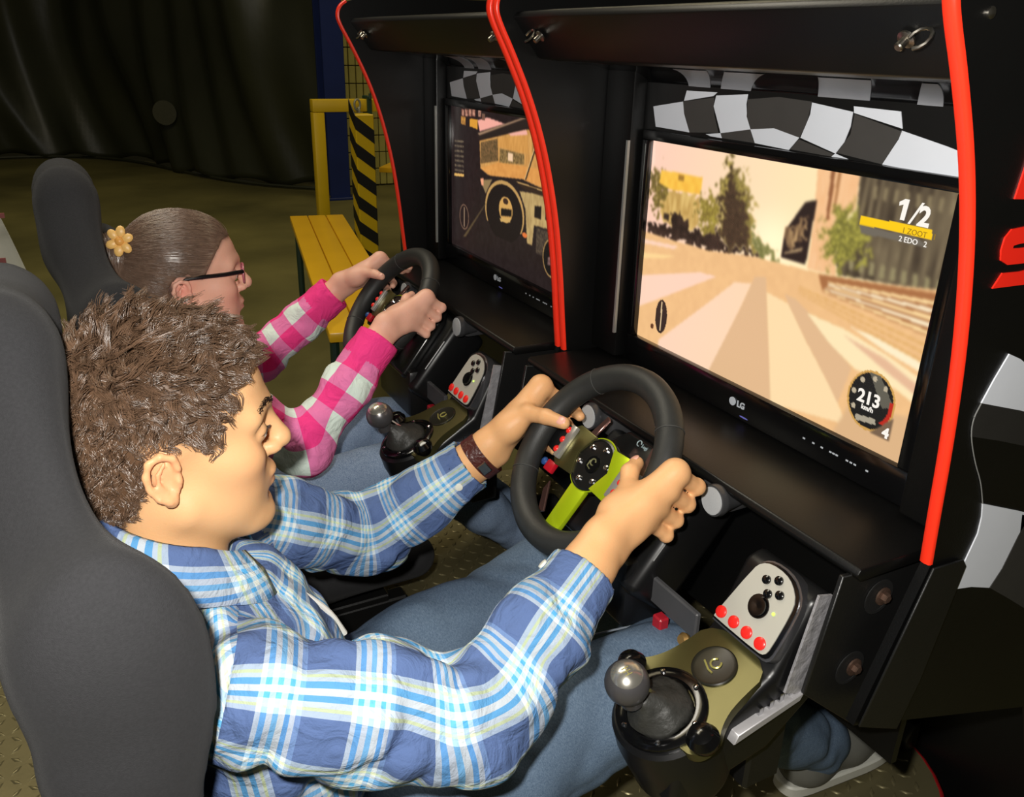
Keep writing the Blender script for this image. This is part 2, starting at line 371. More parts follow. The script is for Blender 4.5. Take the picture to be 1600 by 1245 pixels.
# black/yellow hazard post
hz = thing('hazard_post', 'square post with diagonal black and yellow hazard stripes', 'post', (1.49, 3.65, -1.2))
x0, x1, y0, y1 = 1.432, 1.532, 3.60, 3.70
part(hz, 'post', bev(box(x0, x1, y0, y1, -1.19, -.352), .004, 1), YEL)
part(hz, 'base_plate', bev(box(x0 - .04, x1 + .04, y0 - .04, y1 + .04, -1.2, -1.19), .003, 1), YEL)
HB = mat('hazard_black', (16, 16, 15), .5)
e = .0012
for i in range(6):
    zb = -1.10 + i * .135
    ring_ = lambda s: [(x0 - s, y0 - s), (x1 + s, y0 - s), (x1 + s, y1 + s), (x0 - s, y1 + s)]
    hts = {(x0, y0): 0., (x1, y0): -.075, (x1, y1): -.15, (x0, y1): .075}
    vs_, fs_ = [], []
    for k, (a, b) in enumerate((((x0, y0), (x1, y0)), ((x0, y1), (x0, y0)))):
        nn = (0, -1) if k == 0 else (-1, 0)
        q = [(a[0] + nn[0] * e, a[1] + nn[1] * e, zb + hts[a]), (b[0] + nn[0] * e, b[1] + nn[1] * e, zb + hts[b]), (b[0] + nn[0] * e, b[1] + nn[1] * e, zb + hts[b] + .068), (a[0] + nn[0] * e, a[1] + nn[1] * e, zb + hts[a] + .068)]
        q2 = [(p[0] - nn[0] * .003, p[1] - nn[1] * .003, p[2]) for p in q]
        n0 = len(vs_); vs_ += q + q2; fs_ += [tuple(n0 + t for t in f) for f in ((0, 1, 2, 3), (7, 6, 5, 4), (0, 4, 5, 1), (1, 5, 6, 2), (2, 6, 7, 3), (3, 7, 4, 0))]
    part(hz, 'stripe', (A(vs_), fs_), HB, 'black diagonal stripe')
# beer-tent bench and table
WOOD = mat('yellow_varnished_pine', (222, 172, 28), .33, spec=.5, var=.2, vs=3)
GRN = mat('dark_green_steel', (28, 50, 38), .45)
def folding(name, label, cat, p0, p1, wd, ztop, boards):
    p0, p1 = A((*p0, 0)), A((*p1, 0)); d = nz(p1 - p0); s = A((-d[1], d[0], 0)); L_ = np.linalg.norm(p1 - p0)
    t = thing(name, label, cat, (*((p0 + p1) / 2)[:2], -1.2))
    R = np.stack([d, s, A((0, 0, 1))], 1)
    for k in range(boards):
        b = wd / boards
        part(t, 'board', bev(cbox((p0 + p1) / 2 + s * (-wd / 2 + b * (k + .5)) + A((0, 0, ztop - .014)), (L_, b - .003, .028), R), .004, 2), WOOD)
    for sgn in (-1, 1):
        c0 = (p0 + p1) / 2 + d * sgn * (L_ / 2 - .12); w2 = wd / 2 - .025
        part(t, 'leg_frame', join(*[tube([c0 + s * q * w2 + A((0, 0, ztop - .03)), c0 + s * q * w2 + A((0, 0, -1.195))], .014, 8) for q in (-1, 1)],
             tube([c0 - s * w2 + A((0, 0, -1.05)), c0 + s * w2 + A((0, 0, -1.05))], .01, 8), tube([c0 - s * w2 + A((0, 0, ztop - .05)), c0 + s * w2 + A((0, 0, ztop - .05))], .012, 8)), GRN)
        part(t, 'brace', tube([c0 + A((0, 0, -1.05)), c0 - d * sgn * .3 + A((0, 0, ztop - .03))], .008, 8), GRN)
    return t
folding('beer_bench', 'long yellow pine folding bench with dark green steel legs', 'bench', (1.016, 2.93), (.70, 1.28), .235, -.72, 3)
folding('beer_table', 'yellow pine folding table standing behind the striped post', 'table', (1.75, 3.95), (2.9, 3.1), .5, -.64, 3)
# pale banner behind the man's seat
u = np.linspace(0, 1, 24); v_ = np.linspace(0, 1, 16); U, Vv = np.meshgrid(u, v_, indexing='ij')
wv = .012 * np.sin(U * 13 + Vv * 3)
gx = -.75 + U * (.52 + .06 * (1 - Vv)) ; gz = -.82 + Vv * .30
gvb = np.stack([np.where(True, -.75 + U * (.635 - .062 * Vv - .01 * Vv ** 2), 0), 2.5 + wv, gz], -1).reshape(-1, 3)
ib = np.arange(24 * 16).reshape(24, 16); gfb = np.stack([ib[:-1, :-1], ib[1:, :-1], ib[1:, 1:], ib[:-1, 1:]], -1).reshape(-1, 4)
bn = thing('banner', 'pale grey cloth banner with faint red print on low frame', 'banner', (-.45, 2.5, -1.2))
bo = part(bn, 'cloth', (gvb, gfb), mat('banner_cloth', (200, 200, 188), .7, var=.12, vs=12), ang=180); bo.modifiers.new('t', 'SOLIDIFY').thickness = .004
for (bxx, bz, sx, sz) in ((-.168, -.565, .022, .016), (-.19, -.715, .02, .018), (-.25, -.6, .03, .02)):
    part(bn, 'print', box(bxx - sx / 2, bxx + sx / 2, 2.476, 2.482, bz - sz / 2, bz + sz / 2), mat('faded_red_print', (150, 84, 84), .7))
for xx in (-.72, -.2): part(bn, 'upright', tube([(xx, 2.53, -1.198), (xx, 2.53, -.55)], .012, 8), BLKM)
part(bn, 'crossbar', tube([(-.74, 2.53, -.80), (-.16, 2.53, -.80)], .012, 8), BLKM)
for xx in (-.74, -.22): part(bn, 'foot', box(xx, xx + .04, 2.35, 2.7, -1.2, -1.185), BLKM)

# ---------------------------------------------------------------- platform with tread plate
PT = -1.13
TREAD = mat('tread_plate', (124, 116, 84), .38, metal=.55, var=.35, vs=7, bump=.05, bs=120)
pl = thing('platform', 'black tread-plate platform with red edging under both seats', 'platform', (.3, D / 2, -1.2))
ya, yb, xa, xb, rr = -.30, D + .36, -.62, 1.19, .20
poly = [(xa, ya), *[(xb - rr + rr * math.sin(a), ya + rr - rr * math.cos(a)) for a in np.linspace(0, math.pi / 2, 10)], *[(xb - rr + rr * math.cos(a), yb - rr + rr * math.sin(a)) for a in np.linspace(0, math.pi / 2, 10)], (xa, yb)]
part(pl, 'deck', prism(poly, -1.2, PT, 'z'), TREAD, ang=20)
pp = A([(x, y, PT - .012) for x, y in poly]); cen = pp.mean(0)
part(pl, 'edge_strip', tube(np.concatenate([pp, pp[:1]])[::1], .011, 8), mat('dark_red_edging', (176, 30, 34), .35), ang=60)
lz = bev(A([(-.013, 0, 0), (0, -.0042, 0), (.013, 0, 0), (0, .0042, 0), (-.008, 0, .0022), (0, -.0022, .0022), (.008, 0, .0022), (0, .0022, .0022)]).copy() if False else (A([(-.013, 0, 0), (0, -.0042, 0), (.013, 0, 0), (0, .0042, 0), (-.008, 0, .0022), (0, -.0022, .0022), (.008, 0, .0022), (0, .0022, .0022)]), [(4, 5, 6, 7), (0, 1, 5, 4), (1, 2, 6, 5), (2, 3, 7, 6), (3, 0, 4, 7)]), .0006, 1)
tv, tfc, n0 = [], [], 0
for i in range(int((xb - xa) / .026)):
    for j in range(int((yb - ya) / .026)):
        x, y = xa + .02 + i * .026, ya + .015 + j * .026
        if x > xb - .03 or y > yb - .03 or (x > xb - rr and y < ya + rr and math.hypot(x - xb + rr, y - ya - rr) > rr - .02): continue
        if x < .1 and -.25 < y < .25: continue
        c_, s__ = (.7071, .7071) if (i + j) % 2 else (.7071, -.7071)
        R = A([(c_, -s__, 0), (s__, c_, 0), (0, 0, 1)])
        tv.append(lz[0] @ R.T + A((x, y, PT))); tfc += [tuple(k + n0 for k in f) for f in lz[1]]; n0 += len(lz[0])
tr = part(pl, 'tread_lozenges', (np.concatenate(tv), tfc), TREAD, ang=180); tr['kind'] = 'stuff'

# ---------------------------------------------------------------- simulator cabinets
front = smooth_poly([(.612, .075), (.598, .066), (.592, .048), (.598, .030), (.622, -.012), (.652, -.072), (.675, -.132), (.693, -.195), (.708, -.265), (.720, -.350), (.727, -.42), (.734, -.482)], 2)
side = [*front, (.668, -.668), (1.03, -.79), (1.215, -1.195), (1.42, -1.195), (1.42, .09), (.66, .09)]
def make_cabinet():
    t = thing('simulator_cabinet', 'black racing simulator cabinet with bright red edge strips around the blond street-race screen', 'game cabinet', (1.25, 0, -1.2), 'simulator cabinets')
    for s in (-1, 1):
        ya_, yb_ = (.3555, .3665) if s > 0 else (-.3665, -.3555)
        part(t, 'side_panel', prism(side, ya_, yb_, 'y'), BLK, ang=25)
        f = A(front); tn = np.gradient(f, axis=0); nn = np.stack([tn[:, 1], -tn[:, 0]], 1); nn /= np.linalg.norm(nn, axis=1)[:, None]
        if nn[10, 0] > 0: nn = -nn
        rings = []
        sec = [(-.0064, -.001), (-.0064, .002), (-.005, .0040), (0, .0048), (.005, .0040), (.0064, .002), (.0064, -.001)]
        for p, q in zip(f, nn): rings.append([(p[0] + q[0] * h_, (ya_ + yb_) / 2 + y_, p[1] + q[1] * h_) for y_, h_ in sec])
        part(t, 'edge_strip', loft(rings), RED, 'bright red plastic edge strip', ang=50)
    part(t, 'rear_box', bev(box(1.20, 1.40, -.3555, .3555, -1.2, .05), .003, 1), BLK)
    part(t, 'hood', bev(prism([(.622, .043), (.617, .036), (.66, -.018), (.70, -.022), (.70, .02), (1.2, .03), (1.2, .05), (.66, .047)], -.3555, .3555, 'y'), .003, 2), BLK)
    cov = [(.70 + .112 * math.sin(a), -.022 - .031 * (1 - math.cos(a))) for a in np.linspace(0, math.pi / 2, 10)]
    cvo = part(t, 'cove', prism([*cov, (.822, -.053), (.822, .018), (.70, .018)], -.3555, .3555, 'y'), BLKG, ang=60)
    part(t, 'back_panel', bev(box(.8105, .826, -.3555, .3555, -.60, -.03), .001, 1), BLK)
    part(t, 'dash', bev(prism([(.652, -.486), (.656, -.479), (.812, -.481), (.812, -.497), (.658, -.494)], -.345, .345, 'y'), .002, 2), BLK)
    part(t, 'dash_back', box(.79, .80, -.345, .345, -.80, -.49), BLK)
    for s in (-1, 1):
        y0_, y1_ = sorted((s * .330, s * .336))
        sp = part(t, 'side_plate', bev(prism([(.643, -.489), (.765, -.503), (.716, -.715), (.619, -.631)], y0_, y1_, 'y'), .001, 1), BLKM)
        for bx, bz in ((.71, -.532), (.688, -.618)):
            part(sp, 'slot', lathe([(.0001, 0), (.021, 0), (.021, .0012), (.017, .0012), (.017, .0004), (.0001, .0004)], 20, (bx - .005, s * .3365, bz), (0, s, 0)), mat('slot_black', (6, 6, 6), .7))
            part(sp, 'bolt', join(lathe([(.0105, 0), (.0105, .002), (.0075, .0025)], 16, (bx, s * .3375, bz), (0, s, 0)), lathe([(.006, .002), (.006, .007), (.0045, .008)], 6, (bx, s * .3375, bz), (0, s, 0))), mat('rusty_bolt', (104, 82, 70), .45, metal=.7, var=.6, vs=160))
        part(t, 'jamb_post', bev(box(.784, .81, *sorted((s * .283, s * .3555)), -.478, -.03), .004, 2), BLK)
        if s > 0: part(t, 'jamb_strip', box(.781, .7855, *sorted((s * .284, s * .2885)), -.436, -.130), ALU, 'narrow bright aluminium strip')
        # hanger bolt on the hood
        hb = part(t, 'hood_bolt', join(lathe([(.008, 0), (.008, .002), (.004, .003), (.004, .011), (.003, .012)], 14, (.632, s * .30, .012), (-.78, 0, -.63))), STEEL)
        part(hb, 'eyelet', tube(arc((.624, s * .318, .012), (0, 1, 0), (.63, 0, .77), .010, 0, math.pi * 1.5, 10), .0016, 6), STEEL)
    # chequered flag print over the screen
    fp = part(t, 'flag_print', box(.8095, .8105, -.285, .285, -.125, -.047), mat('print_black', (20, 20, 20), .35))
    WH = mat('print_white', (214, 218, 226), .4, var=.03); GY = mat('print_grey', (66, 64, 62), .45, var=.1)
    cells = dict(
      W1=[(.265, -.08), (.197, -.069), (.192, -.085), (.176, -.109), (.255, -.108)], W2=[(.191, -.054), (.127, -.053), (.134, -.058), (.195, -.068)],
      W3=[(.128, -.057), (.068, -.052), (.069, -.064), (.065, -.079), (.055, -.094), (.111, -.104), (.123, -.084), (.131, -.071)], W4=[(.141, -.108), (.112, -.104), (.108, -.11), (.13, -.11)],
      W5=[(.055, -.094), (.014, -.089), (-.03, -.096), (-.016, -.112), (.044, -.11)], W6=[(-.042, -.055), (-.104, -.061), (-.104, -.077), (-.099, -.094), (-.089, -.108), (-.032, -.096), (-.038, -.08), (-.042, -.068)],
      W7=[(-.084, -.112), (-.089, -.108), (-.109, -.112)], W8=[(-.104, -.055), (-.167, -.056), (-.173, -.073), (-.106, -.062)],
      W9=[(-.173, -.075), (-.229, -.085), (-.262, -.092), (-.262, -.1145), (-.232, -.114), (-.156, -.112), (-.165, -.095), (-.171, -.084)],
      G1=[(.197, -.069), (.133, -.06), (.129, -.081), (.116, -.104), (.176, -.109), (.192, -.085)], G2=[(.067, -.058), (.013, -.052), (-.041, -.054), (-.038, -.08), (-.03, -.096), (.014, -.089), (.055, -.094), (.065, -.079)],
      G3=[(.111, -.104), (.055, -.094), (.044, -.11), (.107, -.11)], G4=[(-.03, -.098), (-.087, -.109), (-.083, -.112), (-.018, -.111)], G5=[(-.107, -.063), (-.174, -.076), (-.165, -.095), (-.156, -.112), (-.091, -.107), (-.106, -.085)])
    for k, pts in cells.items():
        part(fp, 'flag_square', prism(pts, .8088, .8098, 'x'), WH if k[0] == 'W' else GY)
    cvp = [(x, z) for x, z in cov if x > .725]  # cells on the cove: the flag's reflection in the gloss, put in as colour
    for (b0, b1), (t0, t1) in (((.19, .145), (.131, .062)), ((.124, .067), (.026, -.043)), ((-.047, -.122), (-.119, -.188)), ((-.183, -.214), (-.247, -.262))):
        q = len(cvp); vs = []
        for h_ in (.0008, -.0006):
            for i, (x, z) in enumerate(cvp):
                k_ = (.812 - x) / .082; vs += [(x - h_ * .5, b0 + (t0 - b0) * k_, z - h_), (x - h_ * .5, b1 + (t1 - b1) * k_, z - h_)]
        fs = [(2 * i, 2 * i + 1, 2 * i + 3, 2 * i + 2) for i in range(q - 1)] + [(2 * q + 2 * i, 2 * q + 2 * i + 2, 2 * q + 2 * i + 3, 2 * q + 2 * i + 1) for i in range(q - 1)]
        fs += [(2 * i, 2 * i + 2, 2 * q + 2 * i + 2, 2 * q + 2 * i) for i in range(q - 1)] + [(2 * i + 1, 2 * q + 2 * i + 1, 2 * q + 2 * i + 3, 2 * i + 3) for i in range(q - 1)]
        part(cvo, 'flag_square', (A(vs), fs), mat('reflection_pale_grey', (146, 148, 154), .35))
    return t
cab = make_cabinet()
cab2 = copy_tree(cab); cab2.location.y += D
cab2['label'] = 'black racing simulator cabinet with red edge strips around the dark cockpit-view screen'
part(cab, 'steel_skirt', bev(prism([(.733, -.484), (.781, -.487), (.789, -.497), (.76, -.64), (.74, -.70), (.672, -.668)], -.3715, -.3685, 'y'), .001, 1), BLKM)
# print on the outer face of the near side panel
sp0 = [c for c in cab.children if c.name.startswith('side_panel')][0]
WH = MATS['print_white']; GY = MATS['print_grey']; y_ = (-.3679, -.3663)
ext = lambda pts: pts
for nm, pts, mt_ in (
    ('flag_square', [(.771, -.258), (.791, -.266), (.813, -.279), (.90, -.31), (.92, -.36), (.836, -.331), (.815, -.324), (.747, -.304), (.758, -.281)], WH),
    ('flag_square', [(.794, -.425), (.869, -.453), (.892, -.463), (.878, -.484), (.864, -.525), (.85, -.546), (.815, -.534), (.777, -.526), (.79, -.495), (.8, -.463), (.799, -.442)], WH),
    ('flag_square', [(.747, -.304), (.815, -.324), (.92, -.36), (.93, -.40), (.854, -.373), (.793, -.353), (.746, -.339), (.741, -.318)], mat('print_dark_grey', (38, 37, 36), .45)),
    ('flag_square', [(.873, -.458), (.96, -.49), (.99, -.62), (.958, -.616), (.896, -.575), (.852, -.547), (.866, -.525), (.88, -.484)], mat('print_dark_grey2', (52, 51, 50), .45))):
    part(sp0, nm, prism(pts, *y_, 'y'), mt_)
part(sp0, 'flag_outline', tube([(x, -.3675, z) for x, z in smooth_poly([(.747, -.304), (.74, -.32), (.744, -.339), (.762, -.371), (.781, -.397), (.794, -.425)], 2)], .0006, 6), mat('print_line', (120, 120, 118), .5))
LR = mat('print_red', (240, 40, 24), .4, var=.04)
part(sp0, 'letter', join(prism([(.745, -.136), (.726, -.137), (.719, -.144), (.718, -.155), (.721, -.164), (.732, -.169), (.772, -.170), (.774, -.155), (.744, -.155), (.734, -.1545), (.734, -.152), (.742, -.151), (.79, -.150), (.79, -.136)], *y_, 'y'),
     prism([(.753, -.177), (.728, -.176), (.719, -.189), (.80, -.191), (.815, -.183), (.82, -.165), (.80, -.163), (.795, -.174)], *y_, 'y')), LR, 'big red letter S')
part(sp0, 'letter', prism([(.726, -.06), (.719, -.111), (.735, -.112), (.745, -.06)], *y_, 'y'), LR, 'red letter stroke')
for bx, bz in ((.634, .03), (.735, -.245 + .001)):
    part(sp0, 'screw', lathe([(.0045, 0), (.0045, .002), (.002, .0035)], 12, (bx if bz > 0 else .63, -.3663, bz if bz > 0 else .03), (0, -1, 0)), STEEL) if bz > 0 else None
# ---------------------------------------------------------------- pictures on the two monitors
SW, SH = 400, 238
yy, xx = np.mgrid[0:SH, 0:SW]; su = (xx + .5) / SW; sv = (yy + .5) / SH
def poly_mask(p):
    p = A(p); ins = np.zeros(su.shape, bool); j = len(p) - 1
    for i in range(len(p)):
        (xi, yi), (xj, yj) = p[i], p[j]
        c = ((yi > sv) != (yj > sv)) & (su < (xj - xi) * (sv - yi) / (yj - yi + 1e-12) + xi); ins ^= c; j = i
    return ins
def blur(a, n=1):
    for _ in range(n):
        for ax in (0, 1): p = np.pad(a, [(1, 1) if k == ax else (0, 0) for k in range(a.ndim)], 'edge'); a = (np.take(p, range(0, a.shape[ax]), ax) + 2 * a + np.take(p, range(2, a.shape[ax] + 2), ax)) / 4
    return a
def noise(sx, sy, seed):
    r = np.random.default_rng(seed); g = r.random((int(SH / sy) + 3, int(SW / sx) + 3)); y_, x_ = yy / sy, xx / sx
    i, j = y_.astype(int), x_.astype(int); a, b = (y_ - i), (x_ - j)
    return (g[i, j] * (1 - a) * (1 - b) + g[i + 1, j] * a * (1 - b) + g[i, j + 1] * (1 - a) * b + g[i + 1, j + 1] * a * b)
def paint(img, p, c, n=0, am=0., c2=None, soft=1, rag=0.):
    global su, sv
    if rag: s0, s1 = su, sv; su = su + (n3 - .5) * rag + (n2 - .5) * rag; sv = sv + (n2 - .5) * rag * 2 + (n5 - .5) * rag * 2
    pm = poly_mask(p)
    if rag: su, sv = s0, s1
    mk = blur(pm.astype(float), soft)[..., None] if soft else pm[..., None].astype(float)
    col = np.broadcast_to(A(c), img.shape)
    if c2 is not None: col = col + (A(c2) - A(c)) * n[..., None]
    img[:] = img * (1 - mk) + col * mk
def ell_mask(cx, cy, rx, ry): return ((su - cx) / rx) ** 2 + ((sv - cy) / ry) ** 2 < 1
n1 = noise(3, 9, 1); n2 = noise(6, 6, 2); n3 = noise(2.2, 2.2, 3); n4 = noise(4, 30, 4); n5 = noise(3, 3, 9)
def street():
    im = np.zeros((SH, SW, 3)); t = np.clip(su * 1.5, 0, 1)[..., None]
    im[:] = A((255, 208, 186)) * (1 - t) + A((255, 234, 182)) * t
    im += (np.exp(-((su - .52) / .1) ** 2 - ((sv - .33) / .12) ** 2) * 25)[..., None]
    paint(im, [(.014, .136), (.055, .133), (.093, .221), (.099, .286), (.057, .335), (.013, .305)], (150, 130, 60), n3, 0, (96, 78, 40), soft=2, rag=.05)
    paint(im, [(.098, .22), (.232, .216), (.228, .366), (.193, .388), (.066, .375), (.064, .296)], (232, 196, 120), n1, 0, (190, 150, 80), rag=.02)
    paint(im, [(.05, .134), (.232, .128), (.231, .206), (.098, .215), (.045, .197)], (255, 205, 82), n2, 0, (246, 182, 66))
    paint(im, [(.13, .14), (.155, .14), (.155, .165), (.13, .165)], (165, 120, 50))
    paint(im, [(.221, .248), (.266, .197), (.306, .206), (.323, .326), (.238, .373)], (176, 158, 66), n3, 0, (120, 100, 46), soft=2, rag=.05)
    paint(im, [(.327, .037), (.355, .031), (.408, .11), (.442, .238), (.475, .39), (.34, .399), (.316, .299), (.306, .158)], (190, 166, 84), n3, 0, (110, 96, 50), soft=2, rag=.045)
    paint(im, [(.332, .045), (.348, .042), (.361, .144), (.402, .162), (.431, .311), (.439, .384), (.339, .39), (.315, .203), (.345, .167)], (84, 62, 44), n3, 0, (62, 46, 32), soft=2, rag=.04)
    paint(im, [(.446, .306), (.49, .352), (.541, .366), (.548, .395), (.469, .402)], (150, 146, 84), n3, 0, (110, 110, 60), soft=2, rag=.03)
    paint(im, [(.001, .395), (.119, .396), (.112, .319), (.192, .337), (.202, .385), (.247, .37), (.308, .341), (.353, .404), (.467, .388), (.496, .401), (.291, .444), (.15, .449), (.003, .449)], (72, 52, 42), n2, 0, (40, 28, 22), rag=.02)
    paint(im, [(.08, .33), (.105, .33), (.105, .365), (.08, .36)], (58, 44, 34))
    paint(im, [(.626, -.01), (.748, -.01), (.754, .123), (.702, .209), (.732, .386), (.642, .392), (.641, .228)], (250, 200, 150), n1, 0, (246, 190, 136))
    paint(im, [(.667, -.01), (.68, -.01), (.684, .186), (.675, .188)], (150, 96, 60)); paint(im, [(.687, -.01), (.697, -.01), (.698, .153), (.691, .155)], (180, 126, 80))
    paint(im, [(.748, -.01), (1.02, -.01), (1.02, .335), (.867, .36), (.739, .379), (.716, .314), (.761, .172), (.752, .056)], (60, 48, 36), n4, 0, (132, 116, 88))
    for k in range(9): paint(im, [(.76 + k * .028, .30), (.772 + k * .028, .30), (.776 + k * .028, .345), (.762 + k * .028, .35)], (150, 138, 100), soft=2)
    for k in range(8): paint(im, [(.79 + k * .027, .03), (.80 + k * .027, .03), (.802 + k * .027, .075), (.792 + k * .027, .078)], (140, 124, 92), soft=2)
    paint(im, [(.666, .22), (.71, .159), (.746, .116), (.765, .152), (.799, .201), (.802, .278), (.774, .326), (.726, .335), (.689, .339)], (182, 172, 74), n3, 0, (110, 104, 46), soft=3, rag=.06)
    paint(im, [(.606, .138), (.64, .121), (.636, .379), (.554, .379), (.557, .264)], (44, 30, 26))
    paint(im, [(.563, .278), (.616, .187), (.621, .293), (.562, .334)], (206, 168, 116), n1, 0, (80, 56, 40), rag=.02); paint(im, [(.564, .354), (.62, .314), (.618, .33), (.563, .362)], (180, 150, 110))
    road = [(-.01, .449), (.15, .449), (.291, .444), (.458, .41), (.535, .405), (.733, .391), (.867, .364), (1.01, .326), (1.01, 1.01), (-.01, 1.01)]
    paint(im, road, (246, 196, 138), n2, 0, (238, 188, 132))
    L1, L2, DK = (255, 214, 190), (254, 222, 172), (228, 186, 142)
    paint(im, [(-.01, .49), (.16, .47), (.14, .49), (-.01, .51)], L1, soft=2); paint(im, [(-.01, .56), (.15, .52), (.1, .55), (-.01, .59)], (255, 216, 150), soft=2)
    paint(im, [(-.01, .68), (.269, .554), (.331, .551), (.115, .742), (-.01, .85)], L1)
    paint(im, [(.405, .546), (.469, .525), (.442, .641), (.354, 1.0), (.109, 1.0), (.109, .972), (.321, .67)], L1, su, 0, L2)
    paint(im, [(.476, .493), (.515, .477), (.597, 1.01), (.344, 1.01), (.442, .641)], DK)
    paint(im, [(.525, .54), (.601, .556), (.666, .665), (.728, .758), (.788, .849), (.868, 1.01), (1.01, 1.01), (1.01, .9), (.594, 1.01)], L2)
    paint(im, [(.83, .87), (1.01, .8), (1.01, 1.01), (.80, 1.01)], (222, 180, 134), soft=4)
    paint(im, [(.587, .522), (.623, .526), (.706, .592), (.821, .717), (.800, .875), (.728, .758), (.666, .665), (.601, .556)], DK)
    paint(im, [(.664, .566), (.784, .578), (.91, .617), (1.01, .661), (1.01, .76), (.942, .727), (.829, .713), (.748, .655)], (255, 232, 184))
    paint(im, [(.78, .60), (.9, .63), (1.01, .69), (1.01, .73), (.9, .67)], (232, 186, 150), soft=2)
    paint(im, [(.795, .56), (.87, .566), (1.01, .602), (1.01, .637), (.9, .604)], (255, 238, 200))
    paint(im, [(.68, .40), (1.01, .34), (1.01, .50), (.70, .462)], (170, 110, 66), soft=2)
    for k in range(5): paint(im, [(.71 - k * .003, .418 + k * .009), (1.01, .368 + k * .028), (1.01, .384 + k * .028), (.72 - k * .003, .424 + k * .009)], (255, 236, 200) if k % 2 else (255, 220, 160))
    for k in range(3): paint(im, [(.62, .47 + k * .012), (1.01, .53 + k * .03), (1.01, .538 + k * .03), (.64, .478 + k * .012)], (220, 168, 96), soft=2)
    im[:] = blur(im, 2)
    paint(im, [(.769, .142), (.95, .139), (.953, .172), (.771, .175)], (255, 206, 14), soft=0); paint(im, [(.771, .178), (.92, .175), (.949, .2), (.779, .205)], (112, 104, 92), soft=1)
    gx, gy = .888, .811
    for k in (1.0,):
        im[ell_mask(gx, gy, .0655, .120)] = (208, 160, 84); im[ell_mask(gx, gy, .0605, .111)] = (22, 20, 20)
    im[ell_mask(gx, gy, .0605, .111) & poly_mask([(.87, .70), (.90, .70), (.95, .80), (.92, .82)])] = (96, 92, 80)
    im[ell_mask(gx, gy, .0605, .111) & ~ell_mask(gx, gy, .050, .092) & poly_mask([(.92, .79), (.96, .78), (.96, .9), (.92, .88)])] = (190, 36, 22)
    for a in np.radians((150, 190, 230, 270, 310)): im[ell_mask(gx + .05 * math.cos(a), gy + .09 * math.sin(a), .006, .011)] = (190, 176, 150)
    paint(im, [(.956, .836), (.955, .933), (.903, .931)], (120, 96, 74), soft=1); im[ell_mask(gx, gy, .06, .11) & poly_mask([(.855, .885), (.91, .872), (.912, .895), (.857, .908)])] = (170, 160, 140)
    im[ell_mask(.112, .846, .028, .088)] = (54, 40, 34); im[poly_mask([(.108, .77), (.113, .77), (.116, .92), (.110, .92)])] = (226, 196, 150); im[ell_mask(.073, .915, .008, .014)] = (100, 60, 36)
    return im
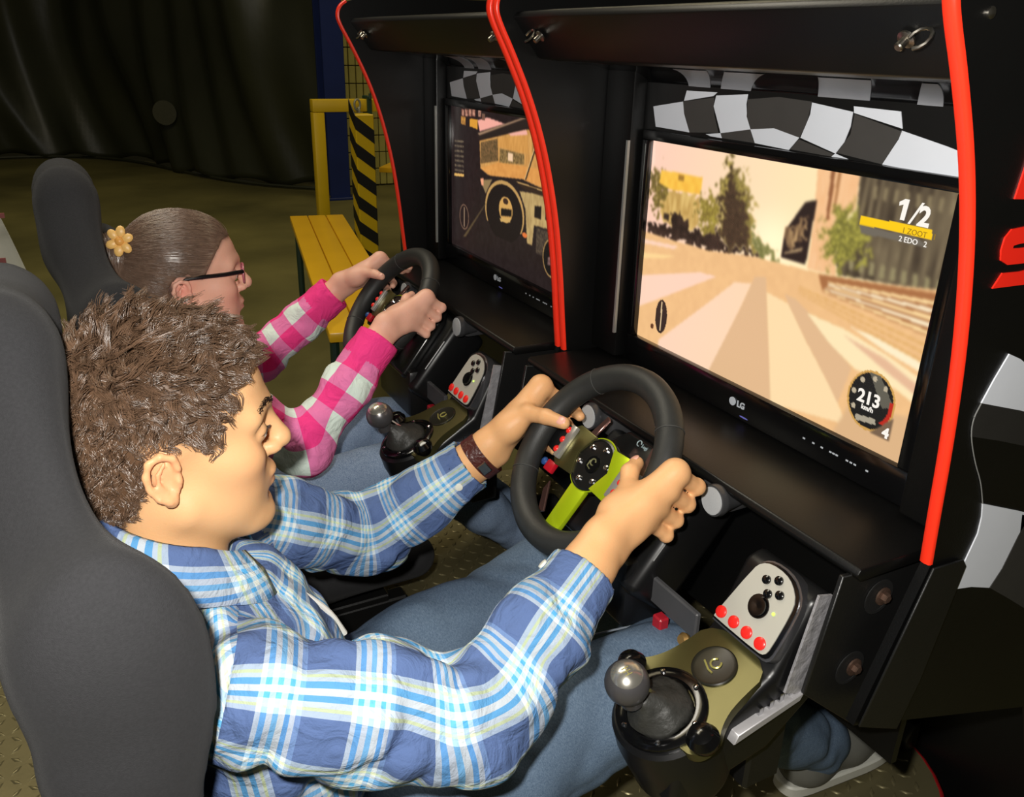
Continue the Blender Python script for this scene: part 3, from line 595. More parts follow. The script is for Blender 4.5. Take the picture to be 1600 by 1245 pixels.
def cockpit():
    im = np.zeros((SH, SW, 3)); im[:] = A((34, 24, 24)); im += (n2 * 8)[..., None]
    paint(im, [(.26, .07), (.35, .04), (.5, .06), (.28, .14)], (250, 176, 160))
    paint(im, [(.28, .2), (.55, .11), (.67, .07), (.80, .05), (.95, .02), (1.01, .0), (1.01, .42), (.84, .40), (.65, .37), (.36, .41), (.29, .38)], (228, 170, 96), n1, 0, (196, 140, 76))
    paint(im, [(.53, .115), (.67, .07), (.68, .1), (.55, .125)], (248, 180, 164))
    paint(im, [(.44, .16), (.68, .1), (.69, .21), (.44, .21)], (226, 164, 88), n1, 0, (206, 146, 74)); paint(im, [(.72, .08), (.95, .03), (.95, .22), (.72, .2)], (200, 148, 80), n4, 0, (120, 96, 56))
    paint(im, [(.29, .21), (.44, .16), (.45, .3), (.29, .35)], (140, 104, 66), n3, 0, (86, 70, 44)); paint(im, [(.46, .22), (.66, .22), (.66, .28), (.46, .31)], (176, 140, 84), n3, 0, (90, 72, 44))
    paint(im, [(.53, .23), (.57, .23), (.57, .28), (.53, .28)], (250, 210, 170))
    paint(im, [(.29, .38), (.45, .31), (.66, .29), (.8, .28), (1.01, .3), (1.01, .42), (.84, .39), (.65, .37), (.38, .41)], (236, 166, 88), n2, 0, (216, 146, 74))
    paint(im, [(.26, .16), (.7, -.02), (.9, -.02), (.72, .04), (.53, .11), (.28, .19)], (44, 34, 30)); paint(im, [(.26, .155), (.7, -.02), (.72, -.02), (.28, .165)], (166, 132, 104))
    paint(im, [(.76, .13), (.68, .37), (.67, .37), (.75, .13)], (60, 44, 30), soft=0); paint(im, [(.75, .13), (.67, .37), (.665, .37), (.743, .13)], (230, 190, 130), soft=0)
    paint(im, [(.63, .45), (.87, .42), (1.01, .42), (1.01, .62), (.88, .62), (.75, .63), (.74, .76), (.70, .76), (.68, .55)], (206, 176, 116), n1, 0, (170, 140, 90))
    paint(im, [(.58, .39), (.84, .39), (1.01, .39), (1.01, .44), (.84, .44), (.66, .43)], (52, 36, 26)); paint(im, [(.6, .395), (.85, .40), (.85, .407), (.62, .403)], (200, 160, 100), soft=0)
    paint(im, [(.75, .51), (.8, .5), (.8, .58), (.75, .58)], (30, 22, 20)); paint(im, [(.83, .51), (.88, .51), (.88, .58), (.83, .57)], (30, 22, 20)); paint(im, [(.77, .64), (.95, .63), (.95, .8), (.77, .8)], (50, 42, 38), n3, 0, (100, 84, 66))
    paint(im, [(.29, .46), (.4, .43), (.34, .54)], (150, 124, 84)); paint(im, [(.29, .45), (.32, .44), (.32, .49), (.3, .49)], (250, 170, 130))
    im[ell_mask(.505, .62, .168, .205) & (sv < .72)] = (196, 154, 92); im[ell_mask(.505, .63, .155, .19) & (sv < .8)] = (28, 20, 20)
    im[ell_mask(.52, .6, .058, .085)] = (216, 166, 92); paint(im, [(.48, .6), (.57, .585), (.57, .63), (.48, .65)], (26, 20, 18)); im[ell_mask(.518, .545, .022, .02)] = (60, 40, 30)
    paint(im, [(.47, .67), (.56, .65), (.56, .67), (.48, .69)], (210, 170, 100), soft=0); im[ell_mask(.68, .715, .02, .016)] = (230, 120, 60)
    paint(im, [(.33, .62), (.35, .6), (.15, .9), (.12, .91)], (92, 76, 52)); paint(im, [(.10, .01), (.24, .0), (.26, .13), (.1, .12)], (40, 26, 24))
    for a, b, c_ in ((.105, .015, (224, 168, 140)), (.14, .012, (224, 168, 140)), (.175, .01, (224, 168, 140)), (.21, .006, (224, 168, 140)), (.265, .0, (230, 190, 160)), (.30, .02, (120, 100, 80))): paint(im, [(a, b), (a + .027, b), (a + .027, b + .045), (a, b + .045)], c_, n3, 0, (120, 70, 60), soft=0)
    paint(im, [(.10, .065), (.145, .065), (.145, .12), (.1, .115)], (220, 160, 70), n3, 0, (150, 100, 50), soft=0); paint(im, [(.185, .07), (.26, .065), (.26, .13), (.185, .12)], (226, 158, 56), soft=0)
    for k in range(7): paint(im, [(.035, .235 + k * .034), (.128, .225 + k * .034), (.128, .24 + k * .034), (.035, .25 + k * .034)], (130, 112, 88), n3, 0, (60, 50, 44), soft=0)
    paint(im, [(.03, .47), (.13, .455), (.13, .475), (.03, .49)], (230, 180, 100), soft=0)
    mk = ell_mask(.133, .76, .048, .092); im[mk & ~ell_mask(.133, .76, .041, .082)] = (120, 92, 74); im[poly_mask([(.131, .69), (.137, .69), (.137, .83), (.131, .83)])] = (180, 150, 120)
    mk = ell_mask(.888, .79, .0655, .12); im[mk] = (20, 18, 18); im[mk & ~ell_mask(.888, .79, .0605, .111)] = (190, 150, 90); paint(im, [(.86, .79), (.92, .775), (.92, .83), (.86, .84)], (160, 120, 110), n3, 0, (80, 60, 60), soft=0)
    return blur(im, 1)
def srgb_lin(im):
    c = np.clip(im, 0, 255) / 255.; return np.where(c <= .04045, c / 12.92, ((c + .055) / 1.055) ** 2.4)
SX = .81; HWD = .2583; ZT, ZB = -.1272, -.4348
def screen_geo():
    gy_ = HWD - (np.arange(SW) / (SW - 1)) * 2 * HWD; gz_ = ZT - (np.arange(SH) / (SH - 1)) * (ZT - ZB)
    v = np.stack([np.full((SH, SW), SX - .0005), np.broadcast_to(gy_, (SH, SW)), np.broadcast_to(gz_[:, None], (SH, SW))], -1).reshape(-1, 3)
    i = np.arange(SH * SW).reshape(SH, SW); f = np.stack([i[:-1, :-1], i[1:, :-1], i[1:, 1:], i[:-1, 1:]], -1).reshape(-1, 4)
    return v, f
SCR = colmat('screen_glow', rough=.25, spec=.4, emission=1.0); SCR2 = colmat('screen_glow_dim', rough=.25, spec=.4, emission=.95)
TXW = mat('screen_text_white', (30, 30, 30), .5, var=0, emit=(252, 246, 236), es=1.0); TXD = mat('screen_text_dark', (40, 30, 10), .5, var=0, emit=(150, 116, 20), es=1.)
LOGO = mat('silver_logo', (205, 212, 222), .35, metal=.2, var=.05)
EX, EZ = (0, -1, 0), (0, 0, 1)
def sp_(u_, v_, dx=-.0012): return A((SX + dx, HWD - u_ * 2 * HWD, ZT - v_ * (ZT - ZB)))
def make_monitor(y, label, img, smat, texts):
    t = thing('monitor', label, 'monitor', (SX + .02, y, -.478), 'monitors in the simulator cabinets'); o_ = A((0, y, 0))
    xo, xi, yo, zo0, zo1 = .8005, SX, .2745, -.4795, -.1125
    def fr(y0, y1, z0, z1): return bev(box(xo, xi + .004, y0 + y, y1 + y, z0, z1), .0015, 2)
    part(t, 'bezel', join(fr(-yo, yo, zo0, ZB), fr(-yo, yo, ZT, zo1), fr(-yo, -HWD, ZB, ZT), fr(HWD, yo, ZB, ZT)), BLKG, 'glossy black screen surround')
    part(t, 'housing', box(xi + .001, xi + .004, -yo + y, yo + y, zo0, zo1), PLA)
    g = screen_geo(); sc = part(t, 'screen', (g[0] + o_, g[1]), smat, 'lit screen', ang=180, col=srgb_lin(img).reshape(-1, 3))
    for s, size, u_, v_, m_, sh, bo_ in texts: part(sc, 'screen_text', tf(text_geo(s, size, sp_(u_, v_), EX, EZ, .0002, sh, bo_), None, o_), m_)
    lx = xo - .0006
    if y == 0:
        q0 = sp_(.862, .126); part(sc, 'screen_text', prism([(q0[1] - a, q0[2] + b) for a, b in ((.005, 0), (.0105, 0), (.0125, .0225), (.007, .0225), (.0005, .0185), (.001, .0145), (.0062, .0165))], q0[0] - .0003, q0[0], 'x'), TXW)
    part(t, 'logo', tf(join(lathe([(.0062, 0), (.0062, .0012), (.0001, .0014)], 20, (lx, .012, -.457), (-1, 0, 0)), text_geo('LG', .0125, (lx, .0035, -.4615), EX, EZ, .0004, 0, .0004)), None, o_), LOGO, 'silver letters LG')
    for k, yy_ in enumerate((-.122, -.138, -.152, -.166, -.171, -.176, -.192, -.198, -.204, -.222)):
        part(t, 'button_mark', tf(box(lx, lx + .0008, yy_ - .0018, yy_ + .0018, -.4585, -.4565), None, o_), LOGO)
    part(t, 'power_light', tf(ball((xo, -.012, -.4735), (.0006, .009, .0012), 8), None, o_), mat('power_led', (90, 90, 160), .4, emit=(120, 120, 220), es=.25))
    return t
make_monitor(0, 'flat black monitor showing a sunlit street with 1/2 and a 213 speed dial', street(), SCR, [
    ('/', .034, .892, .132, TXW, .25, .0002), ('2', .029, .913, .131, TXW, .05, .001), ('1 ZOOT   1', .0085, .882, .168, TXD, 0, 0), ('2 EDO   2', .0085, .878, .199, TXW, 0, 0),
    ('213', .022, .852, .828, TXW, 0, .0006), ('km/h', .0085, .868, .854, TXW, 0, .0002), ('4', .017, .936, .926, TXW, 0, .0008)])
make_monitor(D, 'flat black monitor showing a dark car cockpit with dashboard and steering wheel', cockpit(), SCR2, [])
# ---------------------------------------------------------------- steering wheels on their bases
WC = A((.558, 0, -.490)); E1 = A((0, -1, 0)); E2 = A((.629, 0, .777)); NN = A((-.777, 0, .629))
WR = np.stack([E1, E2, NN], 1)                                # local (right, up, towards driver) -> world
def wp(a, b, c=0.): return WC + a * E1 + b * E2 + c * NN
def wt(g): return tf(g, WR, WC)
LIME = mat('lime_anodised_metal', (196, 222, 30), .3, metal=.55, var=.06); OLIVE = mat('gunmetal_plate', (104, 100, 62), .32, metal=.8, var=.1)
LEA = mat('grey_black_leather', (40, 41, 40), .5, spec=.45, var=.2, vs=60, bump=.12, bs=900)
RBT = mat('red_button', (236, 40, 34), .3, var=.05); BRZ = mat('paddle_metal', (150, 112, 104), .25, metal=.85, var=.15)
def make_wheel():
    t = thing('steering_wheel', 'black leather gaming steering wheel with lime spokes, gripped by the man in blue', 'steering wheel', (.72, 0, -.478), 'gaming steering wheels')
    a = np.linspace(0, 2 * math.pi, 73)[:-1]
    rim = part(t, 'rim', wt(tube([(.1185 * math.sin(x), .1185 * math.cos(x), 0) for x in a], .0178, 16, True)), LEA, ang=180)
    for dg in (-41, 47, -124.5, 112.5):
        x = math.radians(dg); c = A((.1185 * math.sin(x), .1185 * math.cos(x), 0)); o = nz(c); 
        part(rim, 'seam', wt(tube([c + .0179 * (math.cos(q) * o + math.sin(q) * A((0, 0, 1))) for q in np.linspace(0, 2 * math.pi, 21)[:-1]], .0007, 5, True)), mat('seam_thread', (58, 58, 56), .7))
    hub = part(t, 'hub', wt(join(lathe([(.036, -.022), (.038, -.012), (.0365, -.007), (.034, -.006), (.034, -.0075), (.0001, -.0075)], 40, (0, -.006, 0)))), mat('hub_black', (20, 20, 20), .28))
    part(hub, 'hub_ring', wt(tube([(.0375 * math.sin(x), -.006 + .0375 * math.cos(x), -.009) for x in a], .0012, 6, True)), LIME)
    for k in range(6):
        x = math.radians(60 * k + 15)
        part(hub, 'hub_bolt', wt(lathe([(.0038, -.0075), (.0038, -.005), (.002, -.0042), (.0001, -.0046)], 10, (.0258 * math.sin(x), -.006 + .0258 * math.cos(x), 0))), CHROME)
    part(hub, 'emblem', wt(join(lathe([(.0125, -.0075), (.012, -.0062), (.0001, -.006)], 24, (0, -.006, 0)))), BLKG)
    part(hub, 'emblem_mark', wt(join(tube([(.0045 * math.cos(q), -.003 + .0045 * math.sin(q), -.0055) for q in np.linspace(.2, 5.2, 14)], .001, 6), tube([(-.006, -.003, -.0055), (-.006, -.011, -.0055), (.001, -.013, -.0055)], .0009, 6))), mat('emblem_silver', (150, 150, 110), .35, metal=.6))
    # bottom spoke and two side spokes
    def plate(pts, z0, z1, b=.001): return wt(bev(prism(pts, z0, z1, 'z'), b, 2))
    part(t, 'spoke', plate([(-.015, -.034), (.017, -.034), (.0155, -.104), (-.0135, -.104)], -.015, -.008), LIME, 'bright lime lower spoke')
    for s in (-1, 1):
        sp = part(t, 'spoke', plate([(s * .020, .026), (s * .058, .028), (s * .066, .022), (s * .068, -.03), (s * .060, -.036), (s * .022, -.034), (s * .034, -.004)], -.014, -.004), OLIVE if s < 0 else LIME, 'olive gunmetal side spoke' if s < 0 else 'lime side spoke')
        part(sp, 'spoke_arm', plate([(s * .06, .018), (s * .104, .02), (s * .104, -.022), (s * .06, -.028)], -.016, -.010), PLA)
        part(sp, 'button_pod', wt(bev(tf(box(-.006, .006, -.026, .024, -.006, .004), None, (s * .062, -.002, -.002)), .002, 2)), mat('pod_silver', (176, 174, 170), .3, metal=.6))
        for k, b_ in enumerate((.012, -.003, -.018)):
            part(sp, 'button', wt(ball((s * .0685, b_, .0005), (.0052, .0052, .004), 12)), RBT, 'round red button')
        part(sp, 'badge', wt(bev(tf(box(-.010, .008, -.010, .006, -.004, .004), None, (s * .068, -.041, -.010)), .002, 2)), mat('badge_red', (176, 16, 34), .35))
        part(sp, 'badge', wt(ball((s * .084, -.042, -.008), (.006, .006, .004), 10)), mat('badge_blue', (32, 70, 130), .4))
        part(t, 'paddle', wt(bev(prism([(s * .070, .012), (s * .055, .058), (s * .047, .055), (s * .056, .010)], -.034, -.030, 'z'), .001, 1)), BRZ, 'metal shift paddle')
        part(t, 'paddle', wt(bev(prism([(s * .078, -.060), (s * .080, -.075), (s * .062, -.104), (s * .052, -.098)], -.034, -.030, 'z'), .001, 1)), BRZ, 'metal shift paddle')
    # base behind the wheel, clamped to the dash
    part(t, 'column', wt(lathe([(.030, -.07), (.028, -.03), (.032, -.02)], 24)), PLA)
    body = part(t, 'base_body', wt(bev(box(-.105, .105, -.115, .055, -.17, -.088), .014, 3)), PLA)
    part(body, 'front_shell', wt(bev(prism([(-.075, -.10), (.075, -.10), (.07, .035), (.045, .062), (-.045, .062), (-.07, .035)], -.092, -.068, 'z'), .008, 3)), mat('shell_plastic', (22, 22, 22), .22))
    part(body, 'logo', wt(join(tube([(-.012 + .004 * math.cos(q), .052 + .004 * math.sin(q), -.066) for q in np.linspace(0, 5, 12)], .0008, 5), text_geo('Logi', .007, (-.007, .049, -.0675), (1, 0, 0), (0, 1, 0), .0005))), mat('logo_cyan_silver', (180, 200, 205), .35, metal=.4))
    part(body, 'edge_glint', wt(tube([(.1055, -.060, -.0875), (.1055, .006, -.0875)], .0013, 6)), mat('glint_grey', (150, 150, 150), .5, metal=.4))  # pale line laid on the body's edge in place of its highlight
    for s in (-1, 1):
        kx = A((.652, -s * .138, -.503))
        cl_ = part(t, 'clamp', join(lathe([(.012, .03), (.017, .006), (.0195, .0), (.0205, -.004), (.0195, -.010), (.0001, -.0105)], 28, kx, (1, 0, -.08)), bev(cbox(kx + A((.035, s * .018, -.006)), (.06, .045, .035)), .008, 2)), mat('clamp_grey', (70, 70, 72), .3, metal=.3))
        part(cl_, 'clamp_pad', lathe([(.0001, .0101), (.0172, .0101), (.0172, .0118), (.0001, .0122)], 28, kx, (-1, 0, .08)), mat('speckled_grey_pad', (176, 178, 180), .6, var=.18, vs=900), 'pale grey round pad')
    part(t, 'under_box', bev(box(.56, .64, -.09, .09, -.70, -.60), .01, 2), PLA)
    part(t, 'under_panel', bev(box(.592, .60, -.19, -.09, -.655, -.618), .002, 1), mat('grey_panel', (72, 72, 74), .5))
    part(t, 'red_plug', bev(box(.585, .60, -.135, -.118, -.69, -.662), .002, 1), mat('plug_red', (170, 30, 44), .4))
    part(t, 'brass_knob', lathe([(.008, 0), (.009, .004), (.006, .009)], 14, (.60, -.168, -.672), (-1, 0, .3)), mat('brass', (190, 150, 90), .35, metal=.7))
    return t
whl = make_wheel()
wh2 = copy_tree(whl); wh2.location.y += D
wh2['label'] = 'black leather gaming steering wheel with lime spokes, gripped by the girl in pink'

# ---------------------------------------------------------------- gear shifters
def make_shifter():
    yc = -.265
    t = thing('gear_shifter', 'black gear shifter with silver knob and red-button panel beside the man in blue', 'gear shifter', (.56, yc, -.78), 'gear shifters')
    PLANE = mat('shifter_plate', (92, 88, 54), .34, metal=.7, var=.12)
    n1_ = nz((-.407, 0, .914)); d1 = A((.914, 0, .407))                       # lower plate: normal, uphill
    rc = A((.487, yc, -.654))
    pr_ = [(.47, -.685), (.592, -.612), (.632, -.530), (.655, -.524), (.668, -.54), (.665, -.66), (.60, -.715), (.47, -.745)]
    part(t, 'body', bev(prism(pr_, yc - .052, yc + .052, 'y'), .008, 3), PLA)
    part(t, 'turret', lathe([(.050, -.11), (.058, -.09), (.060, -.03), (.057, -.006), (.053, -.002), (.0001, -.002)], 40, rc, n1_), PLA)
    # top plate, widening into two lugs
    def LP(a, b): return rc + d1 * a + A((0, 1, 0)) * b
    out = [(.118, -.046), (.118, .046), (.06, .050), (.036, .058), (.02, .070), (-.006, .070), (-.016, .052), (-.016, -.052), (-.006, -.070), (.02, -.070), (.036, -.058), (.06, -.050)]
    out = smooth_poly(out, 2, True); v = A([LP(a, b) for a, b in out]); n = len(v)
    g = (np.concatenate([v - n1_ * .012, v + n1_ * .0005]), [tuple(range(n)), tuple(range(2 * n - 1, n - 1, -1))] + [(i, (i + 1) % n, (i + 1) % n + n, i + n) for i in range(n)])
    part(t, 'top_plate', g, PLANE, 'olive gunmetal top plate')
    rg = part(t, 'boot_ring', lathe([(.036, .0005), (.038, .0045), (.046, .0050), (.0505, .003), (.051, -.004)], 44, rc, n1_), BLKG)
    u_ = nz(np.cross(n1_, (0, 1, 0))); w_ = A((0, 1, 0))
    for k in range(6):
        a = math.radians(60 * k + 12); part(rg, 'screw', lathe([(.003, .0045), (.003, .0062), (.0015, .0068)], 10, rc + .0435 * (math.cos(a) * u_ + math.sin(a) * w_), n1_), CHROME)
    kn = A((.437, yc, -.599)); ax = nz(kn - rc)
    prof = [(.037, 0), (.034, .010), (.028, .014), (.0265, .020), (.020, .024), (.018, .030), (.012, .035), (.009, .05)]
    rings = []
    for r_, h_ in prof:
        cc = rc + n1_ * h_ * .9 + (ax - n1_ * (ax @ n1_)) * h_ * 1.1
        rings.append([cc + r_ * (1 + .05 * math.sin(5 * q + h_ * 200)) * (math.cos(q) * u_ + math.sin(q) * w_) + n1_ * .0025 * math.sin(3 * q + h_ * 90) for q in np.linspace(0, 2 * math.pi, 33)[:-1]])
    part(t, 'boot', loft(rings), mat('boot_leather', (48, 48, 45), .5, spec=.5, var=.25, vs=70, bump=.3, bs=140), ang=180)
    part(t, 'lever', tube([rc + n1_ * .02, kn], .006, 10), CHROME)
    kb = part(t, 'knob', join(ball(kn, .0235, 28), lathe([(.012, -.03), (.015, -.016)], 20, kn, nz((-.3, 0, .95)))), mat('knob_grey', (96, 94, 96), .32, metal=.55))
    kx_ = nz((-.28, -.25, .93)); part(kb, 'knob_cap', lathe([(.0165, .0172), (.0155, .0182), (.010, .0222), (.0001, .0240)], 28, kn, kx_), mat('knob_silver', (200, 196, 186), .22, metal=.85))
    e_a = nz(np.cross(kx_, (1, 0, 0))); e_b = np.cross(e_a, kx_)
    part(kb, 'gate_mark', join(*[tube([kn + kx_ * .0236 + e_a * q * .004 + e_b * .004, kn + kx_ * .0236 + e_a * q * .004 - e_b * .004], .0004, 5) for q in (-1, 0, 1)], tube([kn + kx_ * .0238 - e_a * .004, kn + kx_ * .0238 + e_a * .004], .0004, 5)), mat('gate_line', (150, 140, 70), .5))
    em = part(t, 'emblem', lathe([(.0255, .0006), (.0255, .0022), (.024, .003), (.021, .0022), (.0001, .0026)], 36, rc + d1 * .075, n1_), mat('emblem_dark', (34, 33, 26), .25))
    ec = rc + d1 * .075 + n1_ * .0032
    part(em, 'emblem_mark', join(tube([ec + .006 * (math.cos(q) * d1 + math.sin(q) * w_) + d1 * .003 for q in np.linspace(.4, 5.6, 14)], .0012, 6), tube([ec - d1 * .003 + w_ * .012, ec - d1 * .008, ec - d1 * .008 - w_ * .006], .0012, 6)), mat('emblem_gold', (196, 190, 110), .3, metal=.6))
    for s, nm in ((-1, 0), (1, 0)):
        lc = LP(.008, s * .062)
        part(t, 'clamp_knob', lathe([(.010, -.006), (.0165, .004), (.0175, .010), (.013, .019), (.006, .022), (.0001, .0225)], 24, lc, n1_), BLKG, 'round black clamp knob')
    # raised button panel
    n2_ = nz((-.868, 0, .496)); d2 = A((.496, 0, .868)); pc = A((.612, yc, -.560))
    def PP(a, b, h=0.): return pc + A((0, -1, 0)) * a + d2 * b + n2_ * h
    pts = [(-.041, -.0405), (-.0395, -.042), (.030, -.042), (.0385, -.0395), (.041, -.030), (.041, .012), (.038, .028), (.026, .040), (.012, .0455), (-.008, .0455), (-.020, .040), (-.026, .030)]
    pts = smooth_poly(pts, 1, True); v0 = A([PP(a, b, -.004) for a, b in pts]); v1 = A([PP(a, b, .006) for a, b in pts]); n = len(pts)
    def slab(sc, h0, h1, o=(0, 0)):
        a0 = A([PP(a * sc + o[0], b * sc + o[1], h0) for a, b in pts]); a1 = A([PP(a * sc + o[0], b * sc + o[1], h1) for a, b in pts])
        return np.concatenate([a0, a1]), [tuple(range(n)), tuple(range(2 * n - 1, n - 1, -1))] + [(i, (i + 1) % n, (i + 1) % n + n, i + n) for i in range(n)]
    part(t, 'panel_rim', slab(1.11, -.012, .0055, (.003, 0)), mat('panel_rim_silver', (120, 120, 124), .25, metal=.8))
    part(t, 'panel_surround', slab(1.06, -.008, .0068, (.002, 0)), BLKG)
    bp_ = part(t, 'button_panel', slab(1., -.004, .008), mat('panel_grey', (172, 170, 160), .45, var=.04), 'light grey button panel')
    for k in range(4):
        part(bp_, 'button', lathe([(.0072, .008), (.0070, .0098), (.0055, .0108), (.0001, .0112)], 18, PP(-.034 + k * .0205, -.0325), n2_), RBT, 'round red button')
    part(bp_, 'dpad', lathe([(.0135, .008), (.0135, .0092), (.0115, .0092), (.0110, .0125), (.006, .0125), (.0001, .0118)], 24, PP(.0035, -.001), n2_), BLKG, 'round black thumb pad')
    for a, b in ((-.004, .028), (.010, .035), (.006, .016), (.0195, .0225)):
        part(bp_, 'button', lathe([(.0052, .008), (.0050, .0105), (.003, .0118), (.0001, .012)], 14, PP(a, b), n2_), BLKG, 'small black button')
    part(bp_, 'indicator_light', ball(PP(.024, .002, .0085), .0022, 8), mat('green_led', (180, 210, 90), .4, emit=(200, 240, 110), es=.8))
    # crinkled foil bracket
    FO = mat('crinkled_foil', (190, 188, 192), .35, metal=.55, var=.3, vs=90, bump=.9, bs=70)
    part(t, 'foil_bracket', prism([(.603, -.632), (.630, -.642), (.648, -.52), (.628, -.515)], -.3245, -.3215, 'y'), FO, 'crinkled silver foil strip')
    part(t, 'bracket_arm', bev(prism([(.535, -.672), (.625, -.648), (.63, -.638), (.54, -.660)], -.328, -.300, 'y'), .001, 1), mat('arm_silver', (200, 198, 200), .35, metal=.55))
    for k in range(4): part(t, 'rib', box(.572 + k * .014, .577 + k * .014, -.322, -.296, -.655 + k * .004, -.642 + k * .004), CHROME)
    part(t, 'mount_leg', bev(box(.60, .655, yc - .03, yc + .03, -.80, -.69), .004, 1), BLKM)
    return t
shf = make_shifter()
sh2 = copy_tree(shf); sh2.location.y += D
sh2['label'] = 'black gear shifter with dark knob and red-button panel beside the girl in pink'

# ---------------------------------------------------------------- racing seats
def seat_geo():
    P = []
    q_ = -.11; rt = A([(math.cos(q_), 0, math.sin(q_)), (0, 1, 0), (-math.sin(q_), 0, math.cos(q_))])
    P.append(elp((-.030, 0, -.60), (.046, .205, .30), rt, .03))
    P += [cap((-.060, -.040, -.222), (-.060, .040, -.222), .030, k=.05), cap((-.060, -.065, -.32), (-.060, .065, -.32), .034, k=.06)]
    for s in (-1, 1):
        P.append(elp((-.012, s * .243, -.452), (.064, .032, .118), None, .07))
        P.append(cap((-.058, s * .065, -.25), (-.030, s * .205, -.40), .032, .040, .07))
        P.append(cap((-.03, s * .220, -.53), (.06, s * .235, -.86), .038, .046, .05))
        P.append(cap((.03, s * .215, -.93), (.44, s * .20, -.945), .05, .045, .04))
        P.append(cut(elp((.03, s * .10, -.52), (.07, .12, .30), None, .03)))
    P.append(elp((.22, 0, -.985), (.27, .21, .06), None, .04))
    P.append(cap((-.04, -.12, -.93), (-.04, .12, -.93), .06, k=.05))
    return mesh_sdf(P, .007, lap=3)
SEATF = mat('charcoal_seat_fabric', (45, 45, 47), .92, spec=.2, var=.25, vs=420, bump=.3, bs=1300, sheen=.05)
def make_seat():
    t = thing('racing_seat', 'charcoal fabric racing seat with shoulder wings holding the man in blue', 'seat', (.15, 0, PT), 'racing seats')
    g = seat_geo(); part(t, 'shell', g, SEATF, 'charcoal upholstery', ang=180)
    part(t, 'mount', bev(box(-.02, .40, -.17, .17, -1.062, -1.045), .003, 1), BLKM)
    for s in (-1, 1):
        part(t, 'rail', bev(box(-.06, .44, s * .15 - .02, s * .15 + .02, PT, -1.06), .004, 1), BLKM)
        part(t, 'recline_knob', lathe([(.030, 0), (.034, .008), (.031, .02), (.0001, .022)], 28, (.0, s * .272, -.955), (0, s, 0)), mat('knob_dull_grey', (62, 62, 58), .6))
    return t
seat = make_seat()
seat2 = copy_tree(seat); seat2.location += Vector((.075, D, 0))
seat2['label'] = 'charcoal fabric racing seat with high headrest behind the girl in pink'

# ---------------------------------------------------------------- pedals
def make_pedals():
    t = thing('pedal_set', 'black pedal set on the platform under the man in blue', 'pedals', (1.17, 0, PT), 'pedal sets')
    part(t, 'base', bev(prism([(1.155, PT + .001), (1.186, PT + .001), (1.186, PT + .06), (1.17, PT + .06), (1.155, PT + .03)], -.15, .15, 'y'), .006, 2), PLA)
    for y in (-.09, 0, .09):
        pd = part(t, 'pedal', bev(tf(box(-.006, .006, -.028, .028, -.045, .045), [(.9, 0, .43), (0, 1, 0), (-.43, 0, .9)], (1.172, y, PT + .12)), .003, 2), STEEL)
        part(pd, 'pedal_arm', tube([(1.178, y, PT + .10), (1.178, y, PT + .05)], .006, 8), PLA)
    return t
ped = make_pedals(); ped2 = copy_tree(ped); ped2.location.y += D; ped2['label'] = 'black pedal set on the platform under the girl in pink'
